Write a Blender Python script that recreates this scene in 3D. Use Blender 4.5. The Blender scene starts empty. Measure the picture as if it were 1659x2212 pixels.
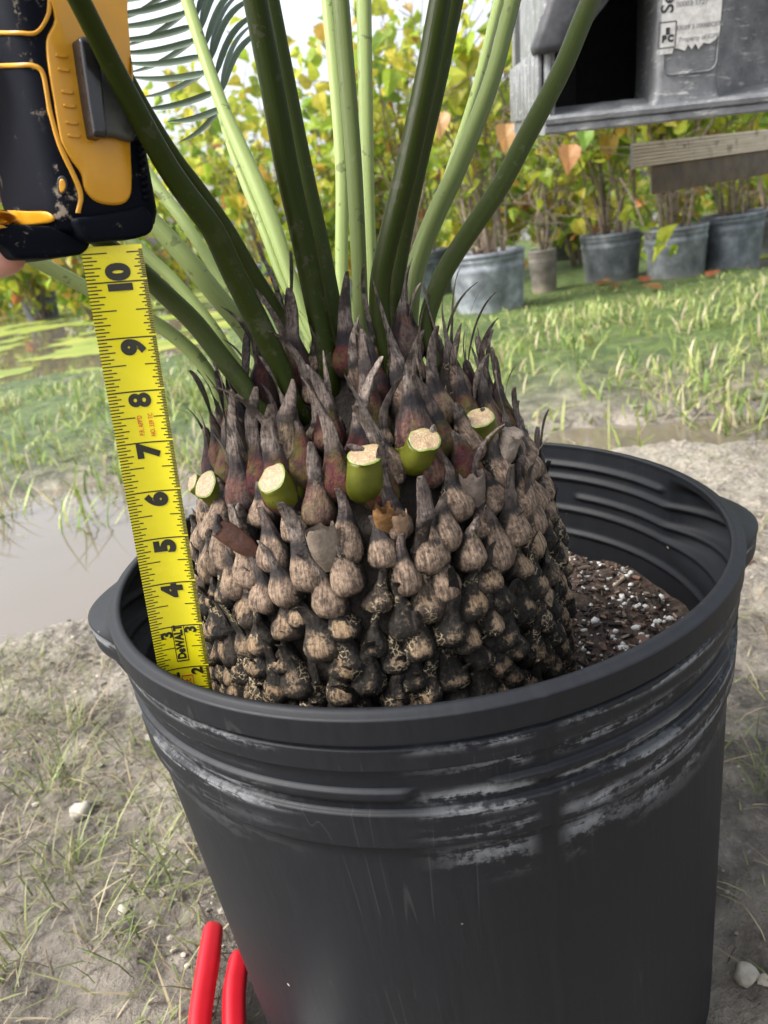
import bpy, math, random
import numpy as np
from mathutils import Vector, Matrix, noise as mnoise
from mathutils.bvhtree import BVHTree

random.seed(7); rng = np.random.default_rng(7)
R = math.radians
scene = bpy.context.scene
col = scene.collection

# ------------------------------------------------------------------ camera
CAM = np.array([-0.02033, -0.51153, 0.60998])
MR = np.array([[0.98918964, -0.1466419, 0.0],
               [-0.05281993, -0.35630288, 0.93287636],
               [-0.13679876, -0.92279164, -0.36019674]])      # camera (right, down, forward) -> world
FPX, CX, CY = 1661.7, 829.5, 1106.0
cd = bpy.data.cameras.new('camera'); cam = bpy.data.objects.new('camera', cd); col.objects.link(cam)
cd.sensor_fit = 'VERTICAL'; cd.sensor_height = 36; cd.sensor_width = 27; cd.lens = 27.04
cd.clip_start = 0.01; cd.clip_end = 500
cd.dof.use_dof = True; cd.dof.focus_distance = 0.46; cd.dof.aperture_fstop = 12.0
mw = Matrix.Identity(4)
for i in range(3):
    mw[i][0] = MR[i, 0]; mw[i][1] = -MR[i, 1]; mw[i][2] = -MR[i, 2]; mw[i][3] = CAM[i]
cam.matrix_world = mw
scene.camera = cam

# ------------------------------------------------------------------ light
SUN_AZ, SUN_EL = R(-100), R(50)        # azimuth measured from +Y towards +X
w = bpy.data.worlds.new('World'); scene.world = w; w.use_nodes = True
nt = w.node_tree; nt.nodes.clear()
sky = nt.nodes.new('ShaderNodeTexSky'); sky.sky_type = 'NISHITA'; sky.sun_disc = False
sky.sun_elevation = SUN_EL; sky.sun_rotation = SUN_AZ; sky.dust_density = 4.0; sky.air_density = 1.0; sky.ozone_density = 1.0
hs = nt.nodes.new('ShaderNodeHueSaturation'); hs.inputs['Saturation'].default_value = 0.36
bg = nt.nodes.new('ShaderNodeBackground'); bg.inputs['Strength'].default_value = 0.15
wo = nt.nodes.new('ShaderNodeOutputWorld')
nt.links.new(sky.outputs[0], hs.inputs['Color']); nt.links.new(hs.outputs[0], bg.inputs['Color']); nt.links.new(bg.outputs[0], wo.inputs['Surface'])
sl = bpy.data.lights.new('sun', 'SUN'); sl.energy = 2.2; sl.angle = R(16); sl.color = (1.0, 0.965, 0.92)
so = bpy.data.objects.new('sun', sl); col.objects.link(so)
sd = Vector((math.sin(SUN_AZ) * math.cos(SUN_EL), math.cos(SUN_AZ) * math.cos(SUN_EL), math.sin(SUN_EL)))
so.rotation_euler = sd.to_track_quat('Z', 'Y').to_euler()
vs = scene.view_settings; vs.view_transform = 'Standard'; vs.look = 'None'; vs.exposure = 1.28; vs.gamma = 1.0
vs.use_curve_mapping = False
scene.cycles.use_denoising = True
scene.cycles.max_bounces = 8

# ------------------------------------------------------------------ helpers
def ray(x, y): return MR @ np.array([(x - CX) / FPX, (y - CY) / FPX, 1.0])
def at_depth(x, y, d): return CAM + ray(x, y) * d
def at_z(x, y, z=0.0):
    d = ray(x, y); return CAM + d * ((z - CAM[2]) / d[2])
def at_plane(x, y, p0, n):
    d = ray(x, y); return CAM + d * (np.dot(np.asarray(p0) - CAM, n) / np.dot(d, n))
def unit(v): v = np.asarray(v, float); return v / (np.linalg.norm(v) + 1e-12)

_perm = rng.permutation(512); _grad = rng.normal(size=(512, 2)); _grad /= np.linalg.norm(_grad, axis=1)[:, None]
def perlin(x, y):
    xi = np.floor(x).astype(int); yi = np.floor(y).astype(int); xf = x - xi; yf = y - yi
    def g(ix, iy, dx, dy):
        h = _perm[(ix + _perm[iy & 511]) & 511]; return _grad[h, 0] * dx + _grad[h, 1] * dy
    u = xf ** 3 * (xf * (xf * 6 - 15) + 10); v = yf ** 3 * (yf * (yf * 6 - 15) + 10)
    a = g(xi, yi, xf, yf); b = g(xi + 1, yi, xf - 1, yf); c = g(xi, yi + 1, xf, yf - 1); d = g(xi + 1, yi + 1, xf - 1, yf - 1)
    return (a + u * (b - a)) * (1 - v) + (c + u * (d - c)) * v
def fbm(x, y, o=4):
    s = 0; a = 1.0
    for i in range(o): s = s + a * perlin(x * 2 ** i + 17.3 * i, y * 2 ** i - 9.1 * i); a *= 0.5
    return s
def sstep(a, b, x): t = np.clip((x - a) / (b - a), 0, 1); return t * t * (3 - 2 * t)

def make_mesh(name, V, F, mat=None, smooth=True, uv=None, colr=None):
    me = bpy.data.meshes.new(name)
    V = np.asarray(V, float)
    me.from_pydata(V.tolist(), [], F.tolist() if isinstance(F, np.ndarray) else F)
    if smooth: me.polygons.foreach_set('use_smooth', np.ones(len(me.polygons), bool))
    li = np.empty(len(me.loops), int); me.loops.foreach_get('vertex_index', li)
    if uv is not None:
        l = me.uv_layers.new(name='UVMap'); l.data.foreach_set('uv', np.asarray(uv, float)[li].ravel())
    if colr is not None:
        a = me.color_attributes.new('tint', 'FLOAT_COLOR', 'POINT')
        c = np.ones((len(V), 4)); c[:, :3] = colr; a.data.foreach_set('color', c.ravel())
    if mat: me.materials.append(mat)
    me.update()
    return me
def link(name, me, parent=None, **props):
    o = bpy.data.objects.new(name, me); col.objects.link(o)
    if parent: o.parent = parent
    for k, v in props.items(): o[k] = v
    return o
def obj(name, V, F, mat, parent=None, smooth=True, uv=None, colr=None, **props):
    return link(name, make_mesh(name, V, F, mat, smooth, uv, colr), parent, **props)
def empty(name, loc, label, category, group=None):
    o = bpy.data.objects.new(name, None); col.objects.link(o); o.location = loc
    o.empty_display_size = 0.02
    o['label'] = label; o['category'] = category
    if group: o['group'] = group
    bpy.context.view_layer.update()
    return o
class MB:
    """collects pieces of ONE part"""
    def __init__(s): s.V = []; s.F = []; s.uv = []; s.c = []; s.n = 0
    def add(s, V, F, uv=None, c=None):
        V = np.asarray(V, float); s.V.append(V)
        if isinstance(F, np.ndarray): s.F += (F + s.n).tolist()
        else: s.F += [[i + s.n for i in f] for f in F]
        s.uv.append(np.zeros((len(V), 2)) if uv is None else np.asarray(uv, float))
        cc = np.ones((len(V), 3)) if c is None else np.broadcast_to(np.asarray(c, float), (len(V), 3))
        s.c.append(cc); s.n += len(V)
    def out(s, name, mat, parent=None, smooth=True, **props):
        V = np.vstack(s.V)
        if parent is not None: V = V - np.array(parent.matrix_world.translation)
        return obj(name, V, s.F, mat, parent, smooth, np.vstack(s.uv), np.vstack(s.c), **props)
def catmull(P, n):
    P = np.asarray(P, float); Q = np.vstack([2 * P[0] - P[1], P, 2 * P[-1] - P[-2]])
    out = []
    m = len(P) - 1
    for t in np.linspace(0, m, n):
        i = min(int(t), m - 1); u = t - i
        p0, p1, p2, p3 = Q[i], Q[i + 1], Q[i + 2], Q[i + 3]
        out.append(0.5 * (2 * p1 + (p2 - p0) * u + (2 * p0 - 5 * p1 + 4 * p2 - p3) * u ** 2 + (3 * p1 - p0 - 3 * p2 + p3) * u ** 3))
    return np.array(out)
def tube(path, rad, sides=8, ref=(0.3, 0.5, 0.2), prof=None, flat=1.0, cap=True):
    path = np.asarray(path, float); n = len(path); rad = np.broadcast_to(np.asarray(rad, float), (n,))
    T = np.gradient(path, axis=0); T /= np.linalg.norm(T, axis=1)[:, None] + 1e-12
    th = np.linspace(0, 2 * np.pi, sides, endpoint=False)
    V = []; b = np.asarray(ref, float)
    for i in range(n):
        b = unit(b - np.dot(b, T[i]) * T[i]); c = np.cross(T[i], b)
        k = np.ones(sides) if prof is None else prof(th)
        V.append(path[i] + rad[i] * ((np.cos(th) * k)[:, None] * b + (np.sin(th) * k * flat)[:, None] * c))
    V = np.vstack(V); F = []
    for i in range(n - 1):
        for j in range(sides):
            a = i * sides + j; d = i * sides + (j + 1) % sides
            F.append([a, d, d + sides, a + sides])
    uv = np.c_[np.tile(np.arange(sides) / sides, n), np.repeat(np.linspace(0, 1, n), sides)]
    if cap:
        F.append(list(range(sides))[::-1]); F.append([(n - 1) * sides + j for j in range(sides)])
    return V, F, uv
def prism(poly, e):
    """poly: Nx3 closed outline, e: extrusion vector"""
    P = np.asarray(poly, float); n = len(P); V = np.vstack([P, P + np.asarray(e)])
    F = [list(range(n)), [n + i for i in range(n)][::-1]] + [[i, n + i, n + (i + 1) % n, (i + 1) % n][::1] for i in range(n)]
    return V, F
def box(c, ex, ey, ez, bevel=0.0):
    """box with half axes ex, ey, ez; bevel shrinks the end rings along ez"""
    c = np.asarray(c, float); ex, ey, ez = map(lambda v: np.asarray(v, float), (ex, ey, ez))
    if bevel <= 0:
        V = [c + sx * ex + sy * ey + sz * ez for sz in (-1, 1) for sx, sy in ((-1, -1), (1, -1), (1, 1), (-1, 1))]
        F = [[3, 2, 1, 0], [4, 5, 6, 7]] + [[i, (i + 1) % 4, 4 + (i + 1) % 4, 4 + i] for i in range(4)]
        return np.array(V), F
    lx, ly, lz = np.linalg.norm(ex), np.linalg.norm(ey), np.linalg.norm(ez); ux, uy, uz = ex / lx, ey / ly, ez / lz
    b = min(bevel, lx * .9, ly * .9, lz * .9)
    rings = []
    prof = [(-lz, b), (-lz + b * .3, b * .3), (-lz + b, 0), (lz - b, 0), (lz - b * .3, b * .3), (lz, b)]
    V = []
    for z, ins in prof:
        ax, ay = lx - ins, ly - ins
        pts = []
        for (sx, sy) in ((1, 1), (-1, 1), (-1, -1), (1, -1)):
            a0 = {(1, 1): 0, (-1, 1): 90, (-1, -1): 180, (1, -1): 270}[(sx, sy)]
            for k in (0, 30, 60, 90):
                a = R(a0 + k)
                pts.append(c + uz * z + ux * (sx * (ax - b) + b * math.cos(a)) + uy * (sy * (ay - b) + b * math.sin(a)))
        V += pts
    n = 16; F = []
    for i in range(len(prof) - 1):
        for j in range(n):
            F.append([i * n + j, i * n + (j + 1) % n, (i + 1) * n + (j + 1) % n, (i + 1) * n + j])
    F.append(list(range(n))[::-1]); F.append([(len(prof) - 1) * n + j for j in range(n)])
    return np.array(V), F
_ico = None
def ico():
    p = (1 + 5 ** .5) / 2
    V = np.array([(-1, p, 0), (1, p, 0), (-1, -p, 0), (1, -p, 0), (0, -1, p), (0, 1, p), (0, -1, -p), (0, 1, -p), (p, 0, -1), (p, 0, 1), (-p, 0, -1), (-p, 0, 1)], float)
    V /= np.linalg.norm(V[0])
    F = np.array([(0, 11, 5), (0, 5, 1), (0, 1, 7), (0, 7, 10), (0, 10, 11), (1, 5, 9), (5, 11, 4), (11, 10, 2), (10, 7, 6), (7, 1, 8), (3, 9, 4), (3, 4, 2), (3, 2, 6), (3, 6, 8), (3, 8, 9), (4, 9, 5), (2, 4, 11), (6, 2, 10), (8, 6, 7), (9, 8, 1)])
    return V, F
def ico2():
    V, F = ico(); V = V.tolist(); mid = {}; F2 = []
    def m(a, b):
        k = (min(a, b), max(a, b))
        if k not in mid: mid[k] = len(V); V.append(unit(np.array(V[a]) + np.array(V[b])).tolist())
        return mid[k]
    for a, b, c in F:
        ab, bc, ca = m(a, b), m(b, c), m(c, a); F2 += [(a, ab, ca), (b, bc, ab), (c, ca, bc), (ab, bc, ca)]
    return np.array(V), np.array(F2)

# ------------------------------------------------------------------ material toolkit
class NM:
    def __init__(s, name):
        s.m = bpy.data.materials.new(name); s.m.use_nodes = True; s.t = s.m.node_tree
        s.b = s.t.nodes['Principled BSDF']; s.out = s.t.nodes['Material Output']
    def n(s, typ, **k):
        x = s.t.nodes.new(typ)
        for a, v in k.items(): setattr(x, a, v)
        return x
    def l(s, a, b): s.t.links.new(a, b)
    def val(s, sock, v):
        if hasattr(v, 'is_output'): s.l(v, sock)
        elif isinstance(v, (tuple, list)) and len(v) == 3 and sock.type == 'RGBA': sock.default_value = (*v, 1)
        else: sock.default_value = v
    def coord(s, kind='Object', scale=(1, 1, 1)):
        c = s.n('ShaderNodeTexCoord'); mp = s.n('ShaderNodeMapping'); mp.inputs['Scale'].default_value = scale
        s.l(c.outputs[kind], mp.inputs['Vector']); return mp.outputs[0]
    def noise(s, vec, scale, detail=4, rough=0.55, dist=0.0):
        x = s.n('ShaderNodeTexNoise'); x.inputs['Scale'].default_value = scale; x.inputs['Detail'].default_value = detail
        x.inputs['Roughness'].default_value = rough; x.inputs['Distortion'].default_value = dist; s.l(vec, x.inputs['Vector']); return x.outputs[0]
    def voro(s, vec, scale, feature='DISTANCE_TO_EDGE'):
        x = s.n('ShaderNodeTexVoronoi', feature=feature); x.inputs['Scale'].default_value = scale; s.l(vec, x.inputs['Vector']); return x.outputs[0]
    def ramp(s, fac, stops):
        x = s.n('ShaderNodeValToRGB'); e = x.color_ramp.elements
        while len(e) < len(stops): e.new(0.5)
        for i, (p, c) in enumerate(stops):
            e[i].position = p; e[i].color = (*c, 1) if isinstance(c, (tuple, list)) else (c, c, c, 1)
        s.val(x.inputs[0], fac); return x.outputs[0]
    def mix(s, fac, a, b, blend='MIX'):
        x = s.n('ShaderNodeMix', data_type='RGBA', blend_type=blend)
        s.val(x.inputs[0], fac); s.val(x.inputs[6], a); s.val(x.inputs[7], b); return x.outputs[2]
    def math(s, op, a, b=0.0, clamp=False):
        x = s.n('ShaderNodeMath', operation=op, use_clamp=clamp); s.val(x.inputs[0], a); s.val(x.inputs[1], b); return x.outputs[0]
    def smooth(s, a, b, v):
        x = s.n('ShaderNodeMapRange', interpolation_type='SMOOTHSTEP'); s.val(x.inputs[0], v); s.val(x.inputs[1], a); s.val(x.inputs[2], b); return x.outputs[0]
    def sep(s, v):
        x = s.n('ShaderNodeSeparateXYZ'); s.l(v, x.inputs[0]); return x.outputs
    def uv(s): return s.n('ShaderNodeTexCoord').outputs['UV']
    def tint(s): return s.n('ShaderNodeAttribute', attribute_name='tint').outputs['Color']
    def objcol(s): return s.n('ShaderNodeObjectInfo').outputs['Color']
    def rnd(s): return s.n('ShaderNodeObjectInfo').outputs['Random']
    def bump(s, h, strength=0.5, dist=0.002, prev=None):
        x = s.n('ShaderNodeBump'); x.inputs['Strength'].default_value = strength; x.inputs['Distance'].default_value = dist
        s.l(h, x.inputs['Height'])
        if prev is not None: s.l(prev, x.inputs['Normal'])
        return x.outputs[0]
    def set(s, color=None, rough=None, normal=None, **k):
        if color is not None: s.val(s.b.inputs['Base Color'], color)
        if rough is not None: s.val(s.b.inputs['Roughness'], rough)
        if normal is not None: s.l(normal, s.b.inputs['Normal'])
        for a, v in k.items(): s.val(s.b.inputs[a.replace('_', ' ')], v)
        return s.m
def plain(name, c, rough=0.5, nscale=60, var=0.25, bump=0.15, bd=0.0006, **k):
    m = NM(name); v = m.coord(); nz = m.noise(v, nscale, 5)
    c2 = tuple(x * (1 - var) for x in c); c3 = tuple(min(1, x * (1 + var)) for x in c)
    return m.set(m.ramp(nz, [(0.3, c2), (0.7, c3)]), m.ramp(nz, [(0.3, max(0, rough - .08)), (0.7, min(1, rough + .08))]), m.bump(nz, bump, bd), **k)

# ------------------------------------------------------------------ materials of the setting
def mat_mud():
    m = NM('wet_mud'); v = m.coord()
    big = m.noise(v, 2.2, 4); mid = m.noise(v, 14, 6, 0.62); fin = m.noise(v, 120, 6, 0.7)
    c = m.ramp(mid, [(0.36, (0.050, 0.042, 0.034)), (0.5, (0.155, 0.132, 0.106)), (0.66, (0.33, 0.29, 0.236))])
    pale = m.ramp(fin, [(0.35, (0.22, 0.19, 0.145)), (0.62, (0.50, 0.455, 0.375))])
    t = m.tint(); ts = m.n('ShaderNodeSeparateColor'); m.l(t, ts.inputs[0])
    c = m.mix(m.math('MULTIPLY', m.smooth(0.35, 0.6, m.math('ADD', m.math('MULTIPLY', big, .6), m.math('MULTIPLY', fin, .4))), ts.outputs[0]), c, pale)
    grit = m.smooth(0.60, 0.70, fin)
    c = m.mix(m.math('MULTIPLY', grit, 0.55), c, (0.40, 0.36, 0.29))
    moss = m.mix(m.smooth(.35, .65, mid), (0.040, 0.072, 0.016), (0.11, 0.16, 0.035))
    c = m.mix(m.math('MULTIPLY', ts.outputs[1], m.smooth(.22, .42, m.noise(v, 5, 5))), c, moss)
    rough = m.ramp(m.noise(v, 9, 4), [(0.35, 0.28), (0.6, 0.72)])
    nb = m.bump(fin, 1.0, 0.010, m.bump(mid, 0.9, 0.022))
    return m.set(c, rough, nb)
def mat_water():
    m = NM('puddle_water'); v = m.coord()
    nb = m.bump(m.noise(v, 6, 2), 0.02, 0.01)
    return m.set(m.mix(m.noise(v, 1.2, 3), (0.115, 0.095, 0.070), (0.175, 0.152, 0.125)), 0.02, nb, IOR=1.4, Specular_IOR_Level=1.0)
def mat_weed():
    m = NM('duckweed'); v = m.coord()
    c = m.ramp(m.noise(v, 3.0, 5), [(0.3, (0.10, 0.15, 0.02)), (0.5, (0.20, 0.25, 0.035)), (0.7, (0.30, 0.29, 0.06))])
    return m.set(c, 0.55, m.bump(m.noise(v, 180, 3), .6, .004))
def mat_leafy(name, rough=0.45, trans=0.35, spec=0.5):
    m = NM(name); t = m.tint(); v = m.coord()
    nz = m.noise(v, 60, 3)
    c = m.mix(0.35, t, m.mix(1.0, t, m.ramp(nz, [(.3, .45), (.7, 1.0)]), 'MULTIPLY'))
    m.set(c, rough, Specular_IOR_Level=spec)
    tr = m.n('ShaderNodeBsdfTranslucent'); m.l(c, tr.inputs['Color'])
    ms = m.n('ShaderNodeMixShader'); ms.inputs[0].default_value = trans
    m.l(m.b.outputs[0], ms.inputs[1]); m.l(tr.outputs[0], ms.inputs[2]); m.l(ms.outputs[0], m.out.inputs['Surface'])
    return m.m
MUD, WATER, WEED = mat_mud(), mat_water(), mat_weed()
GRASS = mat_leafy('grass_blade', .5, .35)
FOLI = mat_leafy('shrub_leaf', .42, .5)
BARK = plain('shrub_bark', (0.20, 0.155, 0.115), 0.8, 40, .45, .5, .002)
STONE = plain('limestone', (0.33, 0.305, 0.25), 0.75, 70, .45, .8, .003)

# ------------------------------------------------------------------ ground and puddles
def graded(lo, hi, f0, f1, step, grow=1.09):
    a = list(np.arange(f0, f1, step)); s = step
    x = a[-1]
    while x < hi: s *= grow; x += s; a.append(x)
    b = []; s = step; x = a[0]
    while x > lo: s *= grow; x -= s; b.append(x)
    return np.array(b[::-1] + a)
def puddle_mask(x, y):
    """1 inside a puddle"""
    wob = 0.10 * fbm(x * 2.1 + 3, y * 2.1, 4) + 0.03 * fbm(x * 9, y * 9, 3)
    yn = np.interp(x, [-3, -1.2, -0.72, -0.54, -0.2, 0.3, 0.62, 1.0, 1.6], [0.55, 0.62, 0.68, 0.72, 0.95, 1.16, 1.24, 1.20, 1.25])
    yf = np.interp(x, [-3, -1.2, -0.9, -0.5, -0.1, 0.3, 0.62, 1.0, 1.6], [1.9, 1.72, 1.62, 1.55, 1.55, 1.52, 1.50, 1.36, 1.25])
    return np.minimum(sstep(-0.03, 0.05, y - yn + wob), sstep(-0.03, 0.05, yf - y + wob))
def pond_mask(x, y):
    wob = 0.35 * fbm(x * .6 + 1, y * .6, 4)
    a = np.minimum(sstep(-.15, .2, y - (4.1 + .15 * x) + wob), sstep(-.2, .2, -0.75 - x + wob))
    b = np.minimum(sstep(-.1, .15, y - 3.9 + wob * .4), sstep(-.1, .15, x - 2.35 + wob * .4))
    return np.maximum(a, b)
def ground_h(x, y):
    r = np.hypot(x, y)
    h = 0.010 * fbm(x * 3.1, y * 3.1, 4) + 0.0095 * fbm(x * 14, y * 14, 4) * sstep(9, 2, r) + 0.0075 * fbm(x * 48 + 5, y * 48, 3) * sstep(3, 1, r)
    bank = sstep(1.5, 2.1, y) * sstep(5, 3, y)
    h = h + 0.035 * bank * (1 + fbm(x * 1.7, y * 1.7, 3)) + 0.012
    pm = np.maximum(puddle_mask(x, y), pond_mask(x, y))
    h = h * (1 - .8 * pm) - 0.035 * pm
    # the ground is pressed flat under the big pot
    k = sstep(0.27, 0.20, r); h = h * (1 - k) + (-0.004) * k
    return h
WZ = -0.006
gx = graded(-70, 70, -0.95, 0.75, 0.0065, 1.075); gy = graded(-6, 140, -0.22, 1.0, 0.0065, 1.06)
X, Y = np.meshgrid(gx, gy); Z = ground_h(X, Y)
nx_, ny_ = len(gx), len(gy)
idx = np.arange(nx_ * ny_).reshape(ny_, nx_)
F = np.stack([idx[:-1, :-1], idx[:-1, 1:], idx[1:, 1:], idx[1:, :-1]], -1).reshape(-1, 4)
gc = np.zeros((nx_ * ny_, 3)); 
xs_, ys_ = X.ravel(), Y.ravel()
gc[:, 0] = np.clip(sstep(.38, .60, ys_) * sstep(1.3, 1.0, ys_) + .9 * sstep(.2, .5, xs_) * sstep(.5, .8, ys_) * sstep(1.6, 1.2, ys_) + .25, 0, 1)
gc[:, 1] = sstep(1.45, 2.2, ys_)
obj('ground', np.c_[xs_, ys_, Z.ravel()], F, MUD, colr=gc, kind='structure')
V = [(-70, -6, WZ), (70, -6, WZ), (70, 140, WZ), (-70, 140, WZ)]
wx = np.linspace(-12, 12, 25); wy = np.linspace(0.4, 14, 25); WX, WY = np.meshgrid(wx, wy)
wi = np.arange(625).reshape(25, 25)
obj('water', np.c_[WX.ravel(), WY.ravel(), np.full(625, WZ)], np.stack([wi[:-1, :-1], wi[:-1, 1:], wi[1:, 1:], wi[1:, :-1]], -1).reshape(-1, 4), WATER, kind='structure')
# floating duckweed on the far pond: a skin of little patches
dx = np.arange(-6.5, 4.5, 0.07); dy = np.arange(3.4, 9.5, 0.07); DX, DY = np.meshgrid(dx, dy)
keep = (fbm(DX * 1.3, DY * 2.2, 4) > -0.10) & (pond_mask(DX, DY) > .3)
di = np.arange(DX.size).reshape(DX.shape)
cell = keep[:-1, :-1] & keep[1:, 1:] & keep[1:, :-1] & keep[:-1, 1:]
F = np.stack([di[:-1, :-1][cell], di[:-1, 1:][cell], di[1:, 1:][cell], di[1:, :-1][cell]], -1)
obj('duckweed', np.c_[DX.ravel() + .02 * rng.normal(size=DX.size), DY.ravel() + .02 * rng.normal(size=DX.size), np.full(DX.size, WZ + .004)], F, WEED, kind='stuff',
    label='green duckweed skin floating on the far pond', category='duckweed')
def gz(x, y): return float(ground_h(np.array([x]), np.array([y]))[0])

# ------------------------------------------------------------------ grass
def blades(x, y, length, width, lean, colors, z=None, droop=1.0):
    n = len(x); a = rng.uniform(0, 2 * np.pi, n)
    d = np.c_[np.cos(a), np.sin(a), np.zeros(n)]; s = np.c_[-np.sin(a), np.cos(a), np.zeros(n)]
    base = np.c_[x, y, ground_h(x, y) - .004 if z is None else z]
    up = np.array([0, 0, 1.0]); V = []
    for t, wf in ((0, .7), (.4, 1), (.75, .7), (1, 0)):
        out = lean * t ** 1.6; hgt = np.sqrt(np.maximum(0.02, 1 - (lean * .85) ** 2)) * (t - .25 * droop * lean * t * t)
        p = base + d * (length * out)[:, None] + up * (length * hgt)[:, None]
        ww = (width * wf / 2)[:, None]
        V += [p - s * ww, p + s * ww] if wf > 0 else [p]
    V = np.stack(V, 1); m = V.shape[1]
    f = np.arange(n)[:, None] * m
    F = np.concatenate([f + np.array([[0, 1, 3, 2]]), f + np.array([[2, 3, 5, 4]])]).tolist() + (f + np.array([[4, 5, 6]])).tolist()
    return V.reshape(-1, 3), F, np.repeat(colors, m, 0)
def pal(n, stops, weights):
    i = rng.choice(len(stops), n, p=np.array(weights) / sum(weights)); c = np.array(stops)[i]
    return np.clip(c * rng.uniform(.7, 1.25, (n, 1)), 0, 1)
GR = [(0.29, 0.38, 0.095), (0.46, 0.50, 0.17), (0.17, 0.27, 0.06), (0.60, 0.52, 0.32), (0.40, 0.31, 0.19)]
def clumped(n, x0, x1, y0, y1, fn, sc=2.0, thr=0.0):
    x = rng.uniform(x0, x1, n * 4); y = y0 + (y1 - y0) * rng.uniform(0, 1, n * 4) ** 1.2
    d = fbm(x * sc, y * sc, 3) * .8 + rng.normal(size=n * 4) * .22
    k = (d > thr) & fn(x, y); return x[k][:n], y[k][:n]
g = MB()
x, y = clumped(14000, -2.6, 3.4, 1.42, 4.2, lambda x, y: (puddle_mask(x, y) < .35) & (pond_mask(x, y) < .3), 2.6, .02)
n = len(x); sc_ = np.interp(y, [1.4, 2.2, 3.0, 3.5, 4.2], [.8, 1.2, .9, .4, .25])
g.add(*(lambda a: (a[0], a[1], None, a[2]))(blades(x, y, rng.uniform(.025, .12, n) * sc_, rng.uniform(.003, .009, n), rng.uniform(.25, 1.14, n), pal(n, GR, [6, 5, 3, 1.8, 1.2]), droop=1.6)))
# a fringe standing in the puddle edge
x, y = clumped(700, -1.5, 1.3, 1.25, 1.62, lambda x, y: puddle_mask(x, y) > .2, 4, .12)
n = len(x)
g.add(*(lambda a: (a[0], a[1], None, a[2]))(blades(x, y, rng.uniform(.07, .18, n), rng.uniform(.004, .01, n), rng.uniform(.3, 1.0, n), pal(n, GR, [4, 2, 2, 1.5, 1]))))
g.out('grass', GRASS, smooth=False, kind='stuff', label='lush yellow green grass on the bank beyond the puddle', category='grass')
# thin, half dead tufts lying in the near mud
g = MB()
x, y = clumped(3400, -1.0, -0.16, -0.12, 0.66, lambda x, y: np.hypot(x, y) > .235, 3.5, .02); n = len(x)
DG = [(0.20, 0.24, 0.07), (0.30, 0.30, 0.13), (0.13, 0.17, 0.05), (0.40, 0.33, 0.20), (0.22, 0.17, 0.11)]
g.add(*(lambda a: (a[0], a[1], None, a[2]))(blades(x, y, rng.uniform(.012, .065, n), rng.uniform(.0009, .0022, n), rng.uniform(.6, 1.13, n), pal(n, DG, [3, 3, 2, 2.5, 2]), droop=1.4)))
x, y = clumped(2200, .2, 1.2, -0.15, 1.1, lambda x, y: np.hypot(x, y) > .235, 3.5, .05); n = len(x)
g.add(*(lambda a: (a[0], a[1], None, a[2]))(blades(x, y, rng.uniform(.012, .06, n), rng.uniform(.0009, .0022, n), rng.uniform(.6, 1.13, n), pal(n, DG, [3, 3, 2, 2.5, 2]), droop=1.4)))
# tufts: many blades from one crown
for cx_, cy_, k in [(-.40, .13, 60), (-.47, .28, 70), (-.36, .33, 50), (-.50, .40, 60), (-.30, .10, 30), (-.28, .24, 26), (-.55, .2, 40), (-.33, .02, 26), (-.44, .02, 36), (-.62, .44, 40), (.34, .12, 30), (.38, .42, 40), (.46, .25, 30)]:
    x = cx_ + rng.normal(size=k) * .022; y = cy_ + rng.normal(size=k) * .022
    g.add(*(lambda a: (a[0], a[1], None, a[2]))(blades(x, y, rng.uniform(.03, .085, k), rng.uniform(.001, .0024, k), rng.uniform(.45, 1.1, k), pal(k, DG, [4, 3, 3, 1, 1]))))
for (x0_, x1_, nn_) in ((-1.0, -.17, 5200), (.19, 1.1, 2600)):
    x = rng.uniform(x0_, x1_, nn_); y = rng.uniform(-.16, .75, nn_); k = (np.hypot(x, y) > .215) & (fbm(x * 5, y * 5, 3) + rng.normal(size=nn_) * .25 > -.05) & (puddle_mask(x, y) < .3); x, y = x[k], y[k]; n = len(x)
    g.add(*(lambda a: (a[0], a[1], None, a[2]))(blades(x, y, rng.uniform(.008, .05, n), rng.uniform(.0008, .0022, n), rng.uniform(1.08, 1.17, n), pal(n, [(.30, .25, .16), (.16, .12, .08), (.24, .25, .10), (.40, .34, .22), (.09, .065, .045)], [3, 3, 2.5, 2, 2]), z=ground_h(x, y) + .002, droop=1.0)))
g.out('trampled_grass', GRASS, smooth=False, kind='stuff', label='sparse trampled grass lying in the mud around the big pot', category='grass')
# gravel
g = MB(); iv, iF = ico()
n = 3600; x = np.concatenate([rng.uniform(-1.1, -.18, n * 3 // 4), rng.uniform(.2, 1.2, n // 4)]); y = rng.uniform(-.15, 1.0, n)
k = (np.hypot(x, y) > .225) & (puddle_mask(x, y) < .5) & ((fbm(x * 4, y * 4, 3) > -.15) | (y > .45)); x, y = x[k], y[k]
for xx, yy, zz in zip(x, y, ground_h(x, y)):
    s = .0014 * math.exp(rng.normal() * .55) + .0006
    q = iv * s * rng.uniform(.7, 1.3, (12, 1)) * np.array([1.2, 1, .7])
    g.add(q + np.array([xx, yy, zz + s * .2]), iF, None, np.array([.31, .28, .225]) * rng.uniform(.5, 1.35))
GRAV = NM('gravel_grain'); GRAV = GRAV.set(GRAV.tint(), .7)
g.out('gravel', GRAV, smooth=False, kind='stuff', label='fine limestone grit scattered over the mud', category='gravel')
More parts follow.
